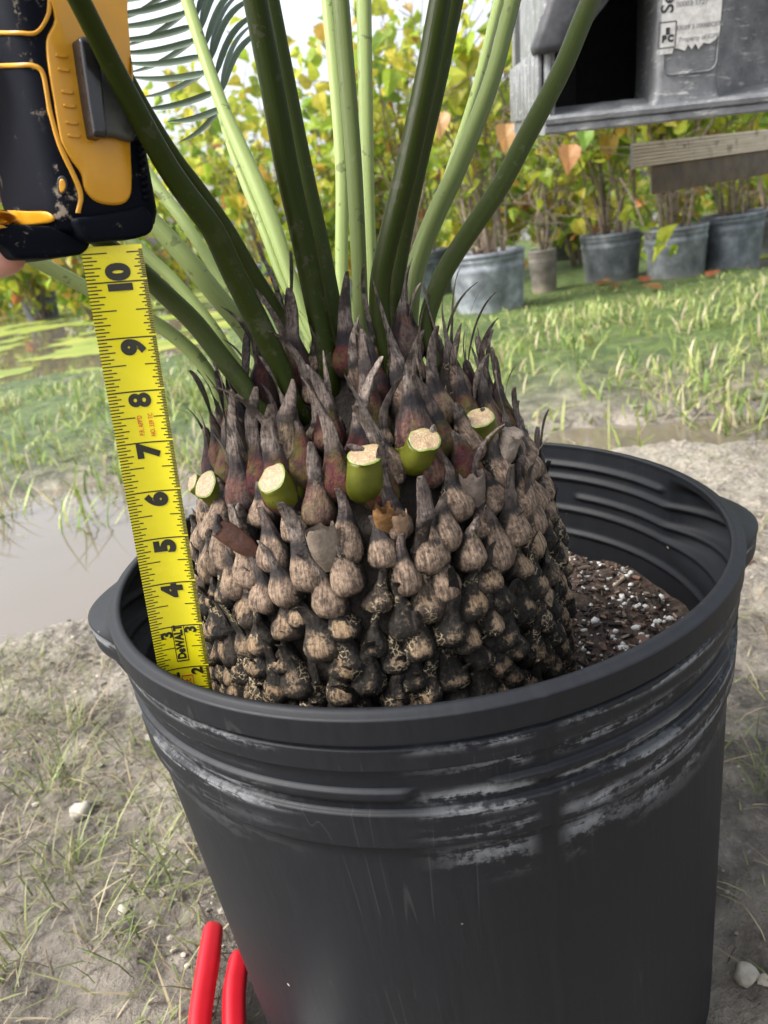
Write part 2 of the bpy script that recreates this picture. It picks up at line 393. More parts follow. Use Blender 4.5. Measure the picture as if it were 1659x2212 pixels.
def stone(px_, py_, w_, label, seed, flat=.65, name='stone', tall=1.0):
    p = at_z(px_, py_, 0.0); V, F = ico2(); r = np.random.default_rng(seed)
    d = np.array([mnoise.noise(Vector(v * 1.7 + seed)) for v in V]); V = V * (1 + .45 * d[:, None]) * np.array([1, 1, flat]) * w_ / 2
    V[:, 2] *= tall
    o = obj(name, V + np.array([0, 0, w_ * flat * .22 * tall]), F, STONE, None, True, label=label, category='stone')
    o.location = (p[0], p[1], gz(p[0], p[1])); return o
stone(1612, 2118, .019, 'pale knobbly limestone lump in the wet mud beside the big pot', 3, .8, tall=1.5)
stone(186, 1778, .026, 'brown grey stone in the mud beside a grass tuft', 11, .7)
stone(335, 1620, .016, 'small cream stone by the foot of the big pot', 5, .7)
stone(160, 1545, .014, 'pale pebble between two tufts of thin grass', 8, .7)
stone(275, 1985, .013, 'pale pebble in bare mud near the red handled shears', 9, .7)

# ------------------------------------------------------------------ the big black nursery pot
PH = 0.394
def mat_pot():
    m = NM('black_plastic'); v = m.coord(); s = m.sep(v); uv = m.uv()
    mp = m.n('ShaderNodeMapping'); mp.inputs['Scale'].default_value = (90, 3, 1); m.l(uv, mp.inputs[0])
    streak = m.noise(mp.outputs[0], 4, 5, .7)
    mp2 = m.n('ShaderNodeMapping'); mp2.inputs['Scale'].default_value = (20, 42, 1); m.l(uv, mp2.inputs[0])
    patch = m.noise(mp2.outputs[0], 1.1, 6, .62)
    fine = m.noise(v, 260, 5, .7)
    c = m.ramp(streak, [(.35, (.0085, .0095, .0120)), (.7, (.0125, .0140, .0170))])
    ms = m.n('ShaderNodeAttribute', attribute_name='tint').outputs['Color']
    sc = m.n('ShaderNodeSeparateColor'); m.l(ms, sc.inputs[0])
    dep = m.math('MULTIPLY', sc.outputs[0], m.smooth(.465, .555, m.math('ADD', m.math('MULTIPLY', patch, .72), m.math('MULTIPLY', fine, .28))), True)
    c = m.mix(m.math('MULTIPLY', dep, .74), c, m.mix(fine, (.14, .15, .16), (.46, .47, .48)))
    # thin drying runs down the wall and light specks of mud
    mp3 = m.n('ShaderNodeMapping'); mp3.inputs['Scale'].default_value = (34, 1.1, 1); m.l(uv, mp3.inputs[0])
    run = m.math('ABSOLUTE', m.math('SUBTRACT', m.noise(mp3.outputs[0], 1.6, 2, .3, .35), .5))
    run = m.math('MULTIPLY', m.smooth(.006, .001, run), m.smooth(.5, .62, m.noise(mp2.outputs[0], .25, 2)))
    c = m.mix(m.math('MULTIPLY', run, .06), c, (.26, .26, .25))
    spk = m.smooth(.07, .045, m.voro(v, 46, 'F1')); 
    c = m.mix(m.math('MULTIPLY', spk, m.smooth(.56, .6, m.noise(v, 30, 2))), c, (.5, .47, .40))
    rough = m.mix(dep, m.ramp(streak, [(.3, .50), (.7, .60)]), (.8, .8, .8))
    nb = m.bump(streak, .05, .0005, m.bump(fine, .14, .0006))
    return m.set(c, rough, nb, Specular_IOR_Level=.25)
POTM = mat_pot()
POT = empty('nursery_pot', (0, 0, 0), 'large black plastic nursery pot holding the cycad', 'plant pot')
NA = 360
ang = np.linspace(0, 2 * np.pi, NA, endpoint=False)
def dang(a, b): return np.abs((a - b + np.pi) % (2 * np.pi) - np.pi)
LUGS = (R(183), R(-3.4))
def rib(z, zc, h): return sstep(zc - h, zc - h * .65, z) * sstep(zc + h * .25, zc + h * .05, z)
def wall_r(z):    # smooth wall without relief
    return np.where(z > .31, .2085 + (z - .31) / .084 * .0035, .195 + .0135 * np.maximum(z, 0) / .31)
def partial(a, spans, soft=.012):
    k = np.zeros_like(a)
    for c_, hw in spans: k = np.maximum(k, sstep(hw + soft, hw - soft * .2, dang(a, R(c_))))
    return k
def lug(a, z):
    k = 0
    for L in LUGS:
        u = dang(a, L) / R(17); k = k + np.where(u < 1, (1 - u * u) ** 1.3, 0)
    return .023 * k * sstep(PH - .005, PH - .018, z) * sstep(PH - .075, PH - .030, z)
zo = np.unique(np.round(np.concatenate([np.linspace(0, .30, 26), np.linspace(.30, PH, 150)]), 5))[::-1]
V = []; UV = []; TC = []
def prof_out(a, z):
    d = PH - z
    r = np.full_like(a, float(wall_r(np.array(z))))
    r = r + .0045 * (1 if d < .0165 else 0) * sstep(0, .002, np.array(d))
    r = r + .0032 * float(sstep(.0195, .021, np.array(d)) * sstep(.0345, .0335, np.array(d)))
    pr = partial(a, [(-128, R(30)), (-62, R(24)), (-8, R(20)), (60, R(25)), (120, R(25))])
    r = r + .0030 * pr * float(sstep(.047, .0475, np.array(d)) * sstep(.0575, .051, np.array(d)))
    r = r + .0036 * float(sstep(.0605, .0618, np.array(d)) * sstep(.0850, .0835, np.array(d)))
    r = r + .0006 * sstep(R(.35), R(.1), dang(a, R(-79.0)))
    return r + lug(a, z)
def shear(z): return .008 * (1 - np.clip(z / .31, 0, 1))
rows = []
for z in zo:
    r = prof_out(ang, z); rows.append((r, z))
# inner wall going down from the rim
zi = np.unique(np.round(np.linspace(.25, PH, 110), 5))[::-1]
inner = []
pin = partial(ang, [(75, R(60)), (-150, R(20))]); pin2 = partial(ang, [(15, R(26)), (175, R(34))])
for z in zi:
    d = PH - z
    r = wall_r(np.array(z)) - .0035 + lug(ang, z) - .0006 * float(sstep(.004, 0, np.array(d)))
    def g_(c_, k=1): return -.0034 * k * math.exp(-((d - c_) / .0024) ** 2)
    r = r + g_(.018, pin) + g_(.030) + g_(.047, pin2) + g_(.060) + g_(.083)
    inner.append((r, z))
top = [(rows[0][0] - .0012, PH + .0007), (inner[0][0] + .0015, PH + .0007)]
ringsets = rows[::-1] + top + inner
for k, (r, z) in enumerate(ringsets):
    V.append(np.c_[r * np.cos(ang) + shear(z), r * np.sin(ang), np.full(NA, z)])
    UV.append(np.c_[ang / (2 * np.pi), np.full(NA, (k / len(ringsets)) * .4 + z)])
    outside = k < len(rows); d = PH - z
    q = 0.0
    if outside:
        q = np.zeros(NA)
        left = partial(ang, [(-152, R(30))], R(10)); right = partial(ang, [(-50, R(40))], R(10))
        for c_, hw, kl, kr in ((.0225, .002, .8, .9), (.037, .004, .5, .8), (.0545, .004, 1.0, 1.0), (.0635, .002, .9, .9), (.076, .0045, .2, .9), (.096, .0085, .12, .75)):
            q = q + math.exp(-((d - c_) / hw) ** 2) * (kl * left + kr * right)
        q = np.clip(q, 0, 1)
        q = q * sstep(R(1.2), R(3.0), dang(ang, R(-79))) * (.55 + .45 * (ang * 0 + 1) * (fbm(ang * 5.0, np.full(NA, d * 30), 3) > -.12))
    TC.append(np.c_[np.full(NA, 0.0) + q, np.zeros(NA), np.zeros(NA)])
nr = len(ringsets); V = np.vstack(V); ii = np.arange(nr * NA).reshape(nr, NA); jj = np.roll(ii, -1, 1)
F = np.stack([ii[:-1], jj[:-1], jj[1:], ii[1:]], -1).reshape(-1, 4)
obj('wall', V, F, POTM, POT, True, np.vstack(UV), np.vstack(TC))
# closed bottom
a_ = ang[::6]; V = np.vstack([np.c_[.1945 * np.cos(a_) + .008, .1945 * np.sin(a_), np.full(len(a_), .004)], [[.008, 0, .004]]])
obj('bottom', V, [[i, (i + 1) % len(a_), len(a_)] for i in range(len(a_))], POTM, POT, False)

# ------------------------------------------------------------------ potting soil
SZ = 0.287
SOIL = NM('potting_mix'); v_ = SOIL.coord(); n1 = SOIL.noise(v_, 130, 6, .7)
SOIL = SOIL.set(SOIL.ramp(n1, [(.3, (.022, .015, .011)), (.52, (.085, .058, .042)), (.72, (.22, .165, .125))]), .9, SOIL.bump(n1, 1.0, .008))
rr = np.linspace(0, .2055, 60); aa = np.linspace(0, 2 * np.pi, 160, endpoint=False)
RR, AA = np.meshgrid(rr, aa, indexing='ij'); SX, SY = RR * np.cos(AA), RR * np.sin(AA)
def soil_h(x, y): return SZ + .006 * fbm(x * 28, y * 28, 4) + .004 * fbm(x * 90, y * 90, 3) + .004 * sstep(.05, .16, x)
SH = soil_h(SX, SY); ii = np.arange(SX.size).reshape(SX.shape); jj = np.roll(ii, -1, 1)
obj('potting_soil', np.c_[SX.ravel(), SY.ravel(), SH.ravel()], np.stack([ii[:-1], ii[1:], jj[1:], jj[:-1]], -1).reshape(-1, 4), SOIL, kind='stuff',
    label='dark brown potting mix filling the big pot', category='soil')
AXX, AXY = -.028, -.055
def soil_spots(n, rmin=.118):
    a = rng.uniform(0, 2 * np.pi, n * 3); r = .2 * np.sqrt(rng.uniform(0, 1, n * 3)); x, y = r * np.cos(a), r * np.sin(a)
    k = np.hypot(x - AXX, y - AXY) > rmin; return x[k][:n], y[k][:n]
PERL = plain('perlite_grain', (.68, .665, .62), .85, 300, .12, .4, .001)
g = MB(); v2, f2 = ico2()
x, y = soil_spots(1100)
for xx, yy, zz in zip(x, y, soil_h(x, y)):
    s = .00135 * math.exp(rng.normal() * .5); dd = np.array([mnoise.noise(Vector(q * 1.5) + Vector((xx * 900, yy * 900, 0))) for q in iv])
    g.add(iv * (1 + .8 * dd[:, None]) * s * np.array([1.3, 1, .85]) + np.array([xx, yy, zz + s * .3]), iF)
g.out('perlite', PERL, smooth=True, kind='stuff', label='white perlite grains strewn over the potting mix', category='perlite')
CHIP = NM('bark_chip'); CHIP = CHIP.set(CHIP.tint(), .8)
g = MB(); x, y = soil_spots(2200)
for xx, yy, zz in zip(x, y, soil_h(x, y)):
    a = rng.uniform(0, 6.28); L = rng.uniform(.0011, .0036) * (2.2 if rng.random() < .06 else 1); W = L * rng.uniform(.2, .5)
    e1 = unit([math.cos(a), math.sin(a), rng.normal() * .35]); e2 = unit(np.cross(e1, [rng.normal() * .4, rng.normal() * .4, 1])); e3 = np.cross(e1, e2)
    V, F = box([xx, yy, zz + .002], e1 * L, e2 * W, e3 * .0009)
    V[4:] = V[4:] * .9 + .1 * V[4:].mean(0)
    g.add(V, F, None, np.array(random.choice([(.07, .044, .034), (.13, .085, .062), (.035, .026, .021), (.26, .20, .15), (.15, .088, .062), (.02, .015, .012)])) * rng.uniform(.7, 1.3))
g.out('bark_chips', CHIP, smooth=False, kind='stuff', label='brown bark chips in the potting mix', category='bark')

# ------------------------------------------------------------------ the cycad
CYC = empty('cycad', (AXX, AXY, SZ), 'cycad with scaly barrel caudex and green leaf stalks in the big pot', 'cycad')
OFF = np.array([AXX, AXY, SZ])
PRO = np.array([(.270, .108), (.300, .1145), (.320, .1165), (.345, .117), (.37, .1175), (.40, .116), (.435, .110), (.46, .100), (.485, .085), (.505, .066), (.522, .047), (.535, .030), (.545, .010)])
def core_r(z): return np.interp(z, PRO[:, 0], PRO[:, 1])
def caudex_pt(a, z, out=0.0):
    r = core_r(z) + out; return np.array([AXX + r * math.cos(a), AXY + r * math.sin(a), z])
def mat_core():
    m = NM('caudex_crust'); v = m.coord(); nz = m.noise(v, 90, 6, .7)
    return m.set(m.ramp(nz, [(.3, (.006, .0045, .0035)), (.6, (.03, .021, .014)), (.8, (.09, .065, .045))]), .9, m.bump(nz, 1, .006))
zz = np.linspace(.270, .545, 66); aa = np.linspace(0, 2 * np.pi, 120, endpoint=False)
V = []
for z in zz:
    r = core_r(z) - .0085
    V.append(np.c_[max(r, .001) * np.cos(aa), max(r, .001) * np.sin(aa), np.full(120, z - SZ)])
V = np.vstack(V); ii = np.arange(66 * 120).reshape(66, 120); jj = np.roll(ii, -1, 1)
obj('caudex', V, np.stack([ii[:-1], jj[:-1], jj[1:], ii[1:]], -1).reshape(-1, 4), mat_core(), CYC)

def mat_base():
    """object colour: R = age (0 oldest, 1 freshest), G = own random, B = soot"""
    m = NM('leaf_base_bark'); uv = m.uv(); s = m.sep(uv); v = m.coord('Object')
    oc = m.n('ShaderNodeSeparateColor'); m.l(m.objcol(), oc.inputs[0]); age, rn, soot = oc.outputs[0], oc.outputs[1], oc.outputs[2]
    ofs = m.n('ShaderNodeVectorMath', operation='ADD'); m.l(v, ofs.inputs[0])
    cmb = m.n('ShaderNodeCombineXYZ'); m.l(m.math('MULTIPLY', rn, 7.0), cmb.inputs[0]); m.l(m.math('MULTIPLY', rn, 3.0), cmb.inputs[1]); m.l(cmb.outputs[0], ofs.inputs[1]); p = ofs.outputs[0]
    nb = m.noise(p, 75, 5, .62); nf = m.noise(p, 420, 6, .72); nm = m.noise(p, 170, 5, .65)
    mp = m.n('ShaderNodeMapping'); mp.inputs['Scale'].default_value = (900, 110, 300); m.l(p, mp.inputs[0])
    grain = m.noise(mp.outputs[0], 1.0, 5, .7)
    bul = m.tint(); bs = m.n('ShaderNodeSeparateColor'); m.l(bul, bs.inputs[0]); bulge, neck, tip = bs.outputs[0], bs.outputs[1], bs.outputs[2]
    # old: black lichen crust worn through to tan wood on the belly, low edges painted as crevice shade
    gr = m.smooth(.37, .62, m.math('ADD', m.math('MULTIPLY', grain, .6), m.math('MULTIPLY', nf, .4)))
    tan = m.mix(gr, m.mix(rn, (.085, .050, .026), (.13, .078, .042)), m.mix(rn, (.42, .285, .16), (.46, .34, .22)))
    tan = m.mix(m.math('MULTIPLY', m.smooth(.50, .66, nf), .75), tan, (.05, .035, .022))
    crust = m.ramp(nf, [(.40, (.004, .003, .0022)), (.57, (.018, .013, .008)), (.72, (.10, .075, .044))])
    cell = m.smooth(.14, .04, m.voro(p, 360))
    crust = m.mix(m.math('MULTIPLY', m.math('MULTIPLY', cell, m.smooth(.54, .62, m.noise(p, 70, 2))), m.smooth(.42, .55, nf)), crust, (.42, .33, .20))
    wear_shade = m.smooth(.650, .725, m.math('ADD', m.math('ADD', m.math('MULTIPLY', nb, .5), m.math('MULTIPLY', nf, .22)), m.math('MULTIPLY', m.math('ADD', bulge, m.math('MULTIPLY', age, .7)), .30)))
    old = m.mix(wear_shade, crust, tan)
    # middle: pinkish brown papery wood with soot round the neck
    midc = m.mix(gr, (.055, .034, .023), (.40, .285, .20))
    midc = m.mix(m.math('MULTIPLY', m.smooth(.50, .66, nm), .7), midc, (.055, .036, .028))
    midc = m.mix(m.smooth(.66, .34, m.math('ADD', bulge, m.math('MULTIPLY', m.math('SUBTRACT', nm, .5), .9))), midc, crust)  # crevice shade painted with the crust colour where the bulge runs low
    sootm = m.math('MULTIPLY', m.smooth(.25, .7, m.math('ADD', m.math('MULTIPLY', neck, soot), m.math('MULTIPLY', m.math('SUBTRACT', nb, .5), 1.4))), .94)
    midc = m.mix(sootm, midc, (.020, .017, .018))
    # fresh: olive, crimson and purple black
    fr = m.ramp(m.math('ADD', m.math('MULTIPLY', nb, .9), m.math('MULTIPLY', m.math('SUBTRACT', rn, .5), .30)), [(.34, (.095, .075, .014)), (.42, (.10, .042, .014)), (.49, (.085, .013, .014)), (.60, (.020, .008, .012))])
    fr = m.mix(m.math('MULTIPLY', m.smooth(.48, .6, nm), .65), fr, (.022, .015, .012))
    fr = m.mix(sootm, fr, (.011, .010, .014))
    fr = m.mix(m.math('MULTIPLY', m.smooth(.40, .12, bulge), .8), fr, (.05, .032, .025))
    dry = m.mix(gr, m.mix(rn, (.028, .020, .018), (.07, .045, .035)), m.mix(rn, (.17, .125, .105), (.40, .33, .275)))
    dry = m.mix(m.math('MULTIPLY', m.smooth(.50, .62, nb), .85), dry, (.030, .022, .021))
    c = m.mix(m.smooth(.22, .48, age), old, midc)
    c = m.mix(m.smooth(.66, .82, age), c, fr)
    c = m.mix(m.math('MULTIPLY', tip, m.smooth(.2, .5, age)), c, dry)
    n_ = m.bump(nf, .8, .0022, m.bump(grain, .8, .0016, m.bump(nb, .3, .004)))
    return m.set(c, m.ramp(nm, [(.3, .5), (.7, .85)]), n_, Specular_IOR_Level=.35)
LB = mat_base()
def spread(xs, ys, t): 
    return np.interp(t, xs, ys)
def smooth_interp(xs, ys, n):
    P = catmull(np.c_[xs, ys], n * 3); t = np.linspace(0, 1, n) * xs[-1]
    return np.interp(t, P[:, 0], P[:, 1])
def leaf_base_mesh(L, W, D, tip, tipw, curl, seed, twist=0., fine=1, roughness=.07):
    """belly of length L, then a neck and a drawn-out tip; local x across, y up the caudex, z outwards"""
    nb_, nt_ = 13 * fine, (4 if tip < .012 else 9); S = 20
    tb = np.linspace(0, 1, nb_)
    xs = [0, .10, .28, .48, .66, .84, 1]
    nk = .30 if tip < .012 else .46
    wb = smooth_interp(xs, [.45, .84, 1.0, .92, .69, max(.44, nk + .08), nk], nb_) * W / 2
    db = smooth_interp(xs, [.30, .78, 1.0, .90, .62, .36, .25], nb_) * D
    yb = tb * L; zb = smooth_interp(xs, [-.55, -.20, .02, .05, .05, .12, .22], nb_) * D
    tt = np.linspace(0, 1, nt_ + 1)[1:]
    wt = wb[-1] * (1 - tt) + tipw / 2 * tt; 
    if tip > .012: wt = wb[-1] * (1 - tt) ** .8 + tipw / 2 * tt
    dt = db[-1] * (1 - tt * .8) * (0.24 if tip > .012 else .9)
    yt = L + tip * np.sin(tt * 1.2) / math.sin(1.2) * (1 - .25 * abs(curl)); zt = zb[-1] + tip * curl * tt ** 1.8
    w_ = np.r_[wb, wt]; d_ = np.r_[db, dt]; y_ = np.r_[yb, yt]; z_ = np.r_[zb, zt]; n = len(w_)
    th = np.linspace(0, 2 * np.pi, S, endpoint=False)
    V = []; T = []; U = []
    r_ = random.Random(seed); o = Vector((r_.uniform(-50, 50), r_.uniform(-50, 50), r_.uniform(-50, 50))); xb = r_.uniform(-.25, .25) * W; lat = r_.uniform(-.55, .55) * tip; kk = r_.uniform(.2, .5)
    for i in range(n):
        t = i / (n - 1); bt = min(1, y_[i] / L); tp = max(0, (y_[i] - L * .9) / (tip + .002))
        for j, a in enumerate(th):
            ca, sa = math.cos(a), math.sin(a)
            k = 1 + roughness * (mnoise.noise(o + Vector((ca * 3.2, sa * 3.2, y_[i] * 40))) + 1.0 * mnoise.noise(o + Vector((ca * 6, sa * 6, y_[i] * 150))))
            # ridge down the front of the neck
            fib = .5 + .5 * math.sin(a * 9 + 3 * mnoise.noise(o + Vector((0, 0, y_[i] * 60))) + o[0]); k *= 1 - (.20 * fib * max(0, bt - .45) / .55) - .05 * fib
            k *= 1 + .10 * mnoise.noise(o * 1.3 + Vector((ca * 1.4, sa * 1.4, y_[i] * 70)))
            sx = math.copysign(abs(ca) ** .85, ca)
            tw = twist * tp; x = w_[i] * sx * k; z = d_[i] * sa * k
            X = x * math.cos(tw) - z * math.sin(tw); Zz = x * math.sin(tw) + z * math.cos(tw)
            V.append((X + xb * bt ** 1.5 + tp * xb + lat * max(0, tp - kk * .5) ** 1.6, y_[i], z_[i] + Zz))
            U.append((j / S, t))
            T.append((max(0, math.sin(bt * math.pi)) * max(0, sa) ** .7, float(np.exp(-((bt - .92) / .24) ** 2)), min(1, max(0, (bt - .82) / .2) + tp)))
    F = []
    for i in range(n - 1):
        for j in range(S):
            a = i * S + j; b = i * S + (j + 1) % S; F.append([a, b, b + S, a + S])
    F.append(list(range(S))[::-1]); F.append([(n - 1) * S + j for j in range(S)])
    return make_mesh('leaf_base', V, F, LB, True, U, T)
def place_on(me, a, z, up, out, name, parent=CYC, tiltx=0., c=(0, 0, 0), scale=1.0):
    n = np.array([math.cos(a), math.sin(a), 0.0])
    dz = .004; slope = unit([(core_r(z + dz) - core_r(z - dz)) * math.cos(a), (core_r(z + dz) - core_r(z - dz)) * math.sin(a), 2 * dz])
    yv = unit(slope * (1 - up) + np.array([0, 0, 1.]) * up + n * tiltx)
    nv = unit(n - np.dot(n, yv) * yv); xv = np.cross(yv, nv)
    o = link(name, me, parent); P = caudex_pt(a, z, out) - OFF
    M = Matrix([[xv[0], yv[0], nv[0], P[0]], [xv[1], yv[1], nv[1], P[1]], [xv[2], yv[2], nv[2], P[2]], [0, 0, 0, 1]])
    o.matrix_local = M @ Matrix.Rotation(random.uniform(-.16, .16), 4, 'Z') @ Matrix.Scale(scale, 4); o.color = (*c, 1); return o
CAMA = math.atan2(CAM[1] - AXY, CAM[0] - AXX)
# cut stalk stumps first (the scales keep clear of them): image point of cut centre, of foot, radius, shade
STUMPS = [((789, 981), (788, 1075), .0094, 0), ((916, 949), (890, 1006), .0088, 0), ((1037, 901), (1046, 956), .0084, 0),
          ((588, 1032), (620, 1082), .0092, 0), ((444, 1046), (482, 1070), .0090, 0), ((416, 1042), (446, 1058), .0066, 0), ((1108, 934), (1072, 1010), .0066, 1)]
def surf_hit(x, y, out=0.0):
    """where the sight line of an image point meets the caudex"""
    d = ray(x, y); best = None
    for t in np.linspace(.25, .75, 2500):
        p = CAM + d * t; r = math.hypot(p[0] - AXX, p[1] - AXY)
        if .27 < p[2] < .55 and r < core_r(p[2]) + out: return p
        if best is None or r - core_r(min(max(p[2], .28), .546)) < best[0]: best = (r - core_r(min(max(p[2], .28), .546)), p)
    return best[1]
foot = [surf_hit(*s[1]) for s in STUMPS]
PETF = [surf_hit(*q) for q in ((716, 830), (712, 800), (846, 790), (840, 765), (632, 855), (622, 830), (938, 780), (546, 862), (536, 845), (470, 838), (452, 1052), (425, 1050))]
CUTC = [at_depth(s_[0][0], s_[0][1], float(MR[:, 2] @ (foot[i] - CAM)) - .012) for i, s_ in enumerate(STUMPS)]
def clear_tip(a, z, L, tip):
    b = caudex_pt(a, z, .004)
    for c_ in CUTC:
        for t_ in (.4, .7, 1.0):
            q_ = b + np.array([0, 0, 1.0]) * (L * .6 + tip * t_)
            v_ = q_ - CAM; w_ = c_ - CAM
            if np.linalg.norm(np.cross(unit(v_), unit(w_))) * .4 < .0125: return min(tip, .003)
    return tip
# phyllotaxis of the scales
zs = np.linspace(.284, .541, 700); ds = np.hypot(np.gradient(zs), np.gradient(core_r(zs))); cumA = np.cumsum(2 * np.pi * core_r(zs) * ds)
k = 0; A = 0.0; nsc = 0; SPOTS = []
while A < cumA[-1]:
    z = float(np.interp(A, cumA, zs)); f = (z - .332) / .205
    A += 2.35e-4 + 1.1e-4 * min(1, max(0, (f - .3) / .3)); k += 1
    a = k * 2.399963 + .4; SPOTS.append((a, z, f))
for i, (a, z, f) in enumerate(SPOTS):
    if dang(a, CAMA) > R(97): continue
    if z < .338 and dang(a, CAMA) < R(48): continue      # sunk behind the rim
    P = caudex_pt(a, z + .008); 
    if any(np.linalg.norm(P - q) < .0075 for q in foot): continue
    if any(np.linalg.norm(P - q) < .0125 for q in PETF): continue
    r = random.Random(i * 13 + 5); rn = r.random()
    a2 = a + r.uniform(-.03, .03); z2 = z + r.uniform(-.002, .002)
    if f < .47:
        if r.random() < .05: continue
        W = r.uniform(.0160, .0225); L = W * r.uniform(1.1, 1.5); 
        tip = r.choice([.004, .007, .010, .0115, .014]) * r.uniform(.7, 1.3) + (.016 if r.random() < .10 else 0)
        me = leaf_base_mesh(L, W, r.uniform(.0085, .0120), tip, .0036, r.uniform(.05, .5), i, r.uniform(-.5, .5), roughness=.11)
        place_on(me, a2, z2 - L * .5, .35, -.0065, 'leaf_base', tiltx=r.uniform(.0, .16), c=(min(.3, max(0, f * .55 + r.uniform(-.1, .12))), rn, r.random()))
    elif f < .70:
        W = r.uniform(.0170, .0225); L = W * r.uniform(1.35, 1.75); tip = r.choice([.004, .008, .011, .02, .03])
        tip = clear_tip(a2, z2 - L * .1, L, tip)
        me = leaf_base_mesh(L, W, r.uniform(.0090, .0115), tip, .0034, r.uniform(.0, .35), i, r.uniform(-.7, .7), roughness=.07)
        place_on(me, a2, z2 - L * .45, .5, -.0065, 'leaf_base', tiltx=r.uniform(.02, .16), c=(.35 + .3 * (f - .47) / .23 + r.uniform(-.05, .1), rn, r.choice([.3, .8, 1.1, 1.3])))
    else:
        W = r.uniform(.0180, .0240); L = W * r.uniform(1.45, 1.85); tip = r.uniform(.014, .036)
        tip = clear_tip(a2, z2 - L * .1, L, tip)
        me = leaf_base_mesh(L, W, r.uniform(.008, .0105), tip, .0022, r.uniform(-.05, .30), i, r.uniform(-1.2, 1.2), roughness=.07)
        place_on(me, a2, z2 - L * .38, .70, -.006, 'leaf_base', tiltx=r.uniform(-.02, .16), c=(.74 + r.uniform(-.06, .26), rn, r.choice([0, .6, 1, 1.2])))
    nsc += 1

# old sheaths broken open: thin leathery cups with a jagged mouth
SHEATH = NM('leathery_sheath'); v_ = SHEATH.coord(); n1 = SHEATH.noise(v_, 140, 5, .7); SHEATH = SHEATH.set(SHEATH.mix(1.0, SHEATH.ramp(n1, [(.3, .35), (.7, 1.0)]), SHEATH.objcol(), 'MULTIPLY'), .5, SHEATH.bump(n1, .6, .002))
for (mx, my), (fx, fy), r0, cl in [((690, 1140), (712, 1215), .0080, (.23, .18, .135)), ((828, 1098), (832, 1140), .0055, (.30, .15, .05)), ((1018, 1022), (1024, 1078), .0068, (.20, .155, .13)), ((478, 1142), (545, 1190), .0058, (.16, .07, .045)), ((862, 1110), (868, 1150), .0042, (.34, .22, .14))]:
    fo_ = surf_hit(fx, fy, .004); df_ = float(MR[:, 2] @ (fo_ - CAM)); mo_ = at_depth(mx, my, df_ - .007); ax_ = unit(mo_ - fo_); C = catmull([fo_ - ax_ * .004, fo_ * .5 + mo_ * .5, mo_], 9)
    V, F, uv = tube(C, np.interp(np.linspace(0, 1, 9), [0, .3, .7, 1], [.45, .95, 1.0, .95]) * r0, 22, ref=np.cross(ax_, ray(mx, my)), flat=.55, cap=False)
    for j in range(22): V[-22 + j] += ax_ * (.006 * mnoise.noise(Vector((j * .45, mx, 0))) + .0012 * mnoise.noise(Vector((j * 1.9, mx, 7)))); V[-44 + j] += ax_ * .001 * mnoise.noise(Vector((j * .7, my, 3)))
    o = obj('broken_sheath', V - OFF, F, SHEATH, CYC, True, uv); o.color = (*cl, 1)
# papery cataphylls: long dry pointed straps standing round the crown
for i in range(54):
    r = random.Random(900 + i); f = r.uniform(.60, .98); z = .332 + .205 * f; a = CAMA + r.uniform(-2.0, 2.0)
    if any(np.linalg.norm(caudex_pt(a, z) - q) < .014 for q in foot): continue
    if clear_tip(a, z, .015, .03) < .01: continue
    L = r.uniform(.012, .02); W = r.uniform(.009, .014)
    me = leaf_base_mesh(L, W, .0022, r.uniform(.022, .048), .0010, r.uniform(-.05, .55), 3000 + i, r.uniform(-2.4, 2.4), roughness=.12); me.name = 'cataphyll'
    place_on(me, a, z, .85, -.002 + r.uniform(0, .004), 'cataphyll', tiltx=r.uniform(.0, .22), c=(.60 + r.uniform(0, .06), r.random(), r.choice([.3, .9, 1.2])))

def depth_of(p): return float(MR[:, 2] @ (np.asarray(p) - CAM))
def mat_stalk():
    """object colour: R = painted back light plus waxy bloom, G = grey scurf at the foot, B = random"""
    m = NM('leaf_stalk_skin'); v = m.coord(); uv = m.uv(); s = m.sep(uv)
    oc = m.n('ShaderNodeSeparateColor'); m.l(m.objcol(), oc.inputs[0])
    mp = m.n('ShaderNodeMapping'); mp.inputs['Scale'].default_value = (26, 2.5, 1); m.l(uv, mp.inputs[0])
    st = m.noise(mp.outputs[0], 2, 4, .6); nz = m.noise(v, 55, 6, .72); nf = m.noise(v, 300, 4, .7)
    dark = m.mix(st, (.009, .0150, .0003), (.021, .030, .0008)); lit_wax = m.mix(st, (.22, .29, .085), (.36, .44, .18))  # shade on front stalks and light on back ones painted into the greens
    c = m.mix(oc.outputs[0], dark, lit_wax)
    ft = m.math('MULTIPLY', m.smooth(.52, .64, m.math('ADD', m.math('MULTIPLY', nz, .8), m.math('MULTIPLY', nf, .2))), m.math('MULTIPLY', oc.outputs[1], m.smooth(.55, .0, s[1])), True)
    c = m.mix(m.math('MULTIPLY', ft, .55), c, m.mix(nf, (.06, .055, .03), (.20, .19, .13)))
    sc = m.smooth(.63, .66, m.noise(v, 80, 3, .6))
    c = m.mix(m.math('MULTIPLY', sc, .5), c, (.05, .045, .03))
    fl = m.math('MULTIPLY', m.smooth(.60, .68, nf), m.smooth(.50, .62, m.noise(v, 26, 3)))
    c = m.mix(m.math('MULTIPLY', fl, .20), c, (.22, .22, .17))
    return m.set(c, m.mix(ft, m.ramp(st, [(.3, .32), (.7, .44)]), (.75, .75, .75)), m.bump(st, .30, .0009, m.bump(nf, .15, .0005)), Specular_IOR_Level=.09)
STALK = mat_stalk()
def mat_cut():
    m = NM('cut_flesh'); v = m.coord(); a = m.noise(v, 420, 4, .7); b = m.noise(v, 900, 3, .6)
    c = m.ramp(a, [(.35, (.40, .33, .20)), (.55, (.30, .19, .10)), (.7, (.48, .43, .31))])
    return m.set(c, .45, m.bump(b, .6, .0012))
